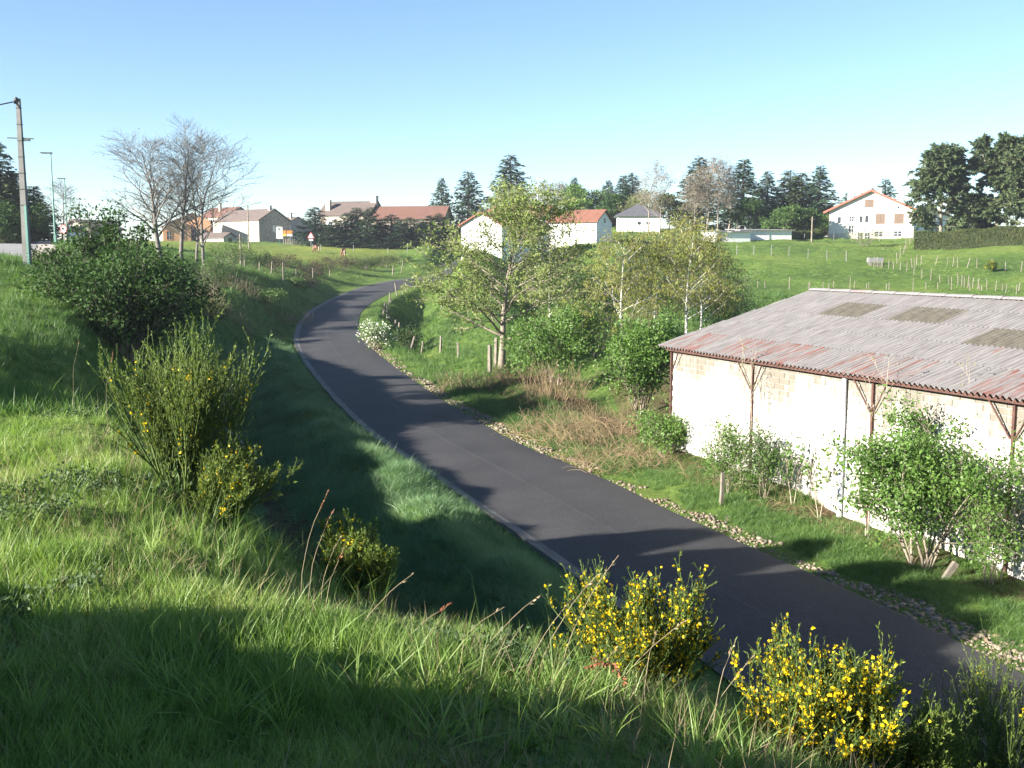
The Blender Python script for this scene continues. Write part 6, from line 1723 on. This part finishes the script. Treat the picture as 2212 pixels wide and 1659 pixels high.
# thick soft grass on the verge mound, hanging over the gutter
n = 15000
y = 14 + 62 * RNG.random(n) ** 1.5; d_ = .30 + 4.6 * RNG.beta(1.2, 1.5, n)
x = XL(y) - d_ / CS(y)
nz = _hash_noise(x, y, 1.6, 71) + .7 * _hash_noise(x, y, .7, 72)
keep = nz > -.5; x, y, nz, d_ = x[keep], y[keep], nz[keep], d_[keep]
ms = [blade_clump(30, .30, .0065, .11, .45, 590 + i, 4, 1.3) for i in range(4)]
scatter('mound_grass', 'thick soft bluish grass on the mound left of the path', x, y, (.75 + .006 * y) * (1 + .95 * nz) * np.where(d_ < .8, .6, 1), ms, M['grass_verge'], .3)
n = 1500
y = 15 + 58 * RNG.random(n) ** 1.4; d_ = .9 + 4.4 * RNG.random(n)
x = XL(y) - d_ / CS(y)
ms = [blade_clump(46, .42, .008, .12, .55, 640 + i, 4, 1.5) for i in range(3)]
scatter('verge_tussocks', 'big drooping dewy tussocks on the mound left of the path', x, y, RNG.uniform(.7, 1.35, n) * (.8 + .008 * y), ms, M['grass_verge'], .2)
# fresh grass between the gravel and the barn
n = 15000
y = 12 + 50 * RNG.random(n) ** 1.4; d_ = .45 + 4.2 * RNG.beta(1.3, 1.9, n)
x = XR(y) + d_ / CS(y)
dl, dr, inb, rd = masks(x, y)
nz = _hash_noise(x, y, 1.4, 75) + .7 * _hash_noise(x, y, .6, 76)
keep = (nz > -.45) & ~inb & (d_ > .75 + .6 * _hash_noise(x, y, .9, 77)); x, y, nz, d_ = x[keep], y[keep], nz[keep], d_[keep]
ms = [blade_clump(24, .20, .0075, .10, .4, 600 + i, 3, .8) for i in range(4)]
scatter('roadside_grass', 'fresh green grass strip between the gravel and the barn', x, y, (.8 + .006 * y) * (1 + .6 * nz), ms, M['grass_fresh'], .18)
# weeds at the foot of the barn wall
n = 900
lx = RNG.uniform(.3, 22, n); ly = OV - .06 - np.abs(RNG.normal(0, .22, n))
x = ecx + bt[0] * lx + bn[0] * ly; y = ecy + bt[1] * lx + bn[1] * ly
nz = _hash_noise(lx, ly, 1.1, 78)
keep = nz > -.2; x, y, nz = x[keep], y[keep], nz[keep]
ms = [blade_clump(16, .32, .016, .10, .5, 610 + i, 3, .6) for i in range(3)]
scatter('wall_weeds', 'green weeds and nettles along the foot of the barn wall', x, y, .8 + .9 * nz, ms, M['leaf_fresh'], .15, 'weeds')
# meadow and fields
x, y = polar(34000, 60, 260, 1.25)
dl, dr, inb, rd = masks(x, y)
keep = (((dl > 3) & (y > 100)) | ((dr > 2) & (y > 55) & ~inb)) & ~rd
keep &= ~((dl > 10) & (y > 152) & (x > -85) & (RNG.random(len(x)) < .7))
x, y = x[keep], y[keep]
r_ = np.hypot(x, y)
nz = _hash_noise(x, y, 5, 46) + .6 * _hash_noise(x, y, 2, 47)
hs = (0.55 + .004 * r_) * (1 + .5 * nz)
ms = [blade_clump(18, .20, .022, .3, .5, 550 + i, 2, .6) for i in range(4)]
scatter('meadow_grass', 'short bright green grass of the meadow and horse field', x, y, hs, ms, M['grass_field'], .1)
# coarse tussocks standing out of the bank grass, most of them along the crest
x, y = polar(1200, 3.6, 15, 1.2)
dl, dr, inb, rd = masks(x, y)
nz = _hash_noise(x, y, 1.0, 91) + .8 * _hash_noise(x, y, 3.0, 92)
gz_ = G(x, y) - EYE
keep = (dl > 1.5) & (nz > .02); x, y, nz = x[keep], y[keep], nz[keep]
ms = [blade_clump(26, .36, .006, .05, .32, 620 + i, 4, 1.1) for i in range(3)] + [blade_clump(14, .42, .0045, .04, .22, 625 + i, 4, .6) for i in range(2)]
scatter('grass_tussocks', 'taller coarse grass tussocks on the foreground bank', x, y, .75 + .6 * nz, ms, M['grass_bank'], .15)
# dry straw and old seed stems mixed into the bank grass
x, y = polar(5200, 2.4, 16, 1.35)
dl, dr, inb, rd = masks(x, y)
nz = _hash_noise(x, y, .9, 61) + _hash_noise(x, y, 2.5, 62)
keep = (dl > 1) & (nz > -.05); x, y, nz = x[keep], y[keep], nz[keep]
ms = [blade_clump(7, .22, .0028, .05, .4, 570 + i, 3, .3) for i in range(3)] + [blade_clump(9, .10, .004, .06, .9, 575 + i, 2, .6) for i in range(2)]
scatter('dry_grass', 'straw coloured dead stems scattered through the foreground grass', x, y, 0.9 + .5 * nz, ms, M['straw'], .25, 'grass')
# dark low clover cushions in the bank grass
x, y = polar(5200, 2.4, 12, 1.5)
dl, dr, inb, rd = masks(x, y)
nz = _hash_noise(x, y, .8, 64) + .5 * _hash_noise(x, y, .35, 65)
keep = (dl > 1) & (nz > .30); x, y = x[keep], y[keep]
def cushion(seed):
    rng = np.random.default_rng(seed); n = 40
    P = np.stack([rng.normal(0, .045, n), rng.normal(0, .045, n), rng.uniform(.02, .10, n)], 1)
    v, f = leaf_quads(P, rdir(n, rng) * .6 + np.array([0, 0, .5]), rdir(n, rng), .022 * rng.uniform(.6, 1.3, n), .016 * rng.uniform(.7, 1.2, n))
    me = bpy.data.meshes.new('cushion'); me.from_pydata([tuple(map(float, q)) for q in v], [], [tuple(map(int, q)) for q in f]); me.update(); return me
M['clover'] = leafmat('clover', [(0.04, 0.075, 0.03), (0.065, 0.105, 0.045), (0.09, 0.125, 0.055)], .25, .6, .25)
scatter('clover_patches', 'dark bluish clover patches low in the foreground grass', x, y, np.ones(len(x)) * 1.2, [cushion(580 + i) for i in range(3)], M['clover'], .2, 'clover')
# broad weed leaves near the lens
x, y = polar(500, 2.2, 9, 1.5)
dl, dr, inb, rd = masks(x, y)
keep = (_hash_noise(x, y, 1.1, 48) > .08) & (dl > 1); x, y = x[keep], y[keep]
def rosette(seed):
    rng = np.random.default_rng(seed); n = 9
    th = rng.uniform(0, 6.28, n); up = rng.uniform(.2, 1.0, n)
    D = np.stack([np.cos(th), np.sin(th), up], 1)
    v, f = leaf_quads(np.zeros((n, 3)), D, np.array([[0, 0, 1.0]]).repeat(n, 0) + rng.normal(size=(n, 3)) * .2, .085 * rng.uniform(.6, 1.3, n), .022 * rng.uniform(.7, 1.2, n))
    me = bpy.data.meshes.new('rosette'); me.from_pydata([tuple(map(float, q)) for q in v], [], [tuple(map(int, q)) for q in f]); me.update(); return me
scatter('weed_leaves', 'broad green plantain leaves among the foreground grass', x, y, np.ones(len(x)), [rosette(560 + i) for i in range(3)], M['leaf_dock'], .25, 'weeds')
# dry stalks standing above the grass
def stalk(label, xD, yD, tx, ty, Y, r=.0030, mat='straw', head=0, hm='seed_red', name='dry_stalk', bend=0.0):
    a = pt(xD, yD, Y); a[2] = g(a[0], a[1]) - .02
    b_ = pt(tx, ty, Y + .12)
    n = 8; q = []
    for i in range(n):
        t = i / (n - 1); p = a * (1 - t) + b_ * t
        p = p + (np.array([-.06, 0, .03]) * math.sin(t * math.pi) + .004 * np.sin(np.array([xD, tx, ty]) + i * 2.1)) * np.linalg.norm(b_ - a); q.append(p - a)
    root = tag(empty(name, a), label, 'grass stalk')
    mb = MB(); mb.tube(q, list(np.linspace(r, r * .5, n)), 4); mb.build('stem', M[mat], root)
    if head:
        rng = np.random.default_rng(int(xD)); k = head
        t = rng.uniform(.80, 1.0, k); Q = np.array(q); idx = np.clip(t * (n - 1), 0, n - 1.001); i0 = idx.astype(int); fr = (idx - i0)[:, None]
        C = Q[i0] * (1 - fr) + Q[i0 + 1] * fr
        d = rdir(k, rng) * .6 + (Q[-1] - Q[-2]) / np.linalg.norm(Q[-1] - Q[-2])
        v, f = leaf_quads(C, d, rdir(k, rng), .022 * rng.uniform(.6, 1.3, k), .009 * rng.uniform(.6, 1.3, k)); mesh_obj('seed_head', v, f, M[hm], root)
for a in [('tallest thin pale stalk before the small shaded broom', 648, 1290, 708, 1062, 5.6, 12), ('second pale stalk right of the tallest one', 664, 1290, 722, 1100, 5.6, 12), ('short pale stalk at the foot of the two tall ones', 690, 1270, 735, 1160, 5.7, 8),
          ('brown docked stalk leaning right at mid crest', 850, 1400, 972, 1305, 4.8, 22), ('long dry stalk slanting below the small broom', 760, 1385, 890, 1240, 4.9, 8), ('pale stalk leaning right left of the flower broom', 1150, 1470, 1290, 1240, 4.5, 8),
          ('thick pale stalk left of the yellow broom', 1120, 1500, 1240, 1290, 4.4, 6), ('dry stalk crossing the left edge of the yellow broom', 1200, 1500, 1335, 1200, 4.5, 6), ('upright dry stalk before the first yellow broom', 1395, 1545, 1420, 1360, 4.3, 6), ('straight stalk between the two yellow brooms', 1540, 1640, 1590, 1380, 4.0, 6),
          ('leaning stalk in front of the second yellow broom', 1505, 1640, 1625, 1420, 4.0, 6), ('dry stalk left of the dark hollow below the crest', 950, 1420, 1090, 1310, 4.7, 6), ('bent brown stalk rising from the grass near the middle', 700, 1400, 745, 1180, 5.0, 10), ('reddish dry grass plume left of the tall broom', 235, 905, 245, 760, 9.4, 16), ('feathery grass stem on the left crest', 165, 880, 170, 740, 11, 10),
          ('thin dry stem among the lower crest grass', 1010, 1450, 1160, 1290, 4.5, 6), ('pale broken stem right of the middle crest', 1060, 1480, 1130, 1350, 4.4, 0), ('dry stem near the dark hollow under the brooms', 1250, 1560, 1330, 1400, 4.1, 6), ('long stem slanting behind the first yellow broom flowers', 1290, 1580, 1480, 1340, 4.2, 6)]:
    stalk(a[0], a[1], a[2], a[3], a[4], a[5], .0022, head=a[6], hm='straw' if a[6] < 10 else 'seed_red')
for (lb, x0, y0, pts_) in [('arching green grass stem with reddish plume before the yellow broom', 1200, 1500, [(1200, 1495), (1205, 1460), (1230, 1430), (1270, 1418), (1310, 1430), (1335, 1450), (1348, 1475)]), ('second shorter arching stem with reddish plume', 1235, 1520, [(1235, 1520), (1240, 1470), (1262, 1440), (1295, 1428), (1330, 1436)])]:
    a = pt(x0, y0, 4.1); a[2] = g(a[0], a[1]) - .02
    q = [a - a] + [pt(u, v_, 4.15) - a for u, v_ in pts_]
    root = tag(empty('arching_grass_stem', a), lb, 'grass stalk')
    mb = MB(); mb.tube(q, list(np.linspace(.004, .0015, len(q))), 5); mb.build('stem', M['leaf_dock'], root)
    rng = np.random.default_rng(5); k = 60; Q = np.array(q); t = rng.uniform(.58, 1, k) * (len(q) - 1.001); i0 = t.astype(int); fr = (t - i0)[:, None]; C = Q[i0] * (1 - fr) + Q[i0 + 1] * fr
    v, f = leaf_quads(C, rdir(k, rng) + np.array([.6, 0, -.6]), rdir(k, rng), .025 * rng.uniform(.6, 1.4, k), .008 * rng.uniform(.6, 1.4, k)); mesh_obj('seed_head', v, f, M['seed_red'], root)
# ------------------------------------------------------------ thin morning haze over the plateau
hb = MB(); hb.box(-2400, 2400, -2400, 2400, -9.0, 45.0)
haze = hb.build('haze', None) if False else None
hm = bpy.data.materials.new('haze'); hm.use_nodes = True
hn = hm.node_tree; hn.nodes.clear()
pv = hn.nodes.new('ShaderNodeVolumePrincipled'); ho = hn.nodes.new('ShaderNodeOutputMaterial')
pv.inputs['Color'].default_value = (0.80, 0.88, 1.0, 1)
pv.inputs['Density'].default_value = 0.0002
pv.inputs['Anisotropy'].default_value = 0.2
hn.links.new(pv.outputs[0], ho.inputs['Volume'])
haze = hb.build('haze', hm)
tag(haze, 'thin pale morning haze between the viewer and the far houses', 'haze', kind='stuff')
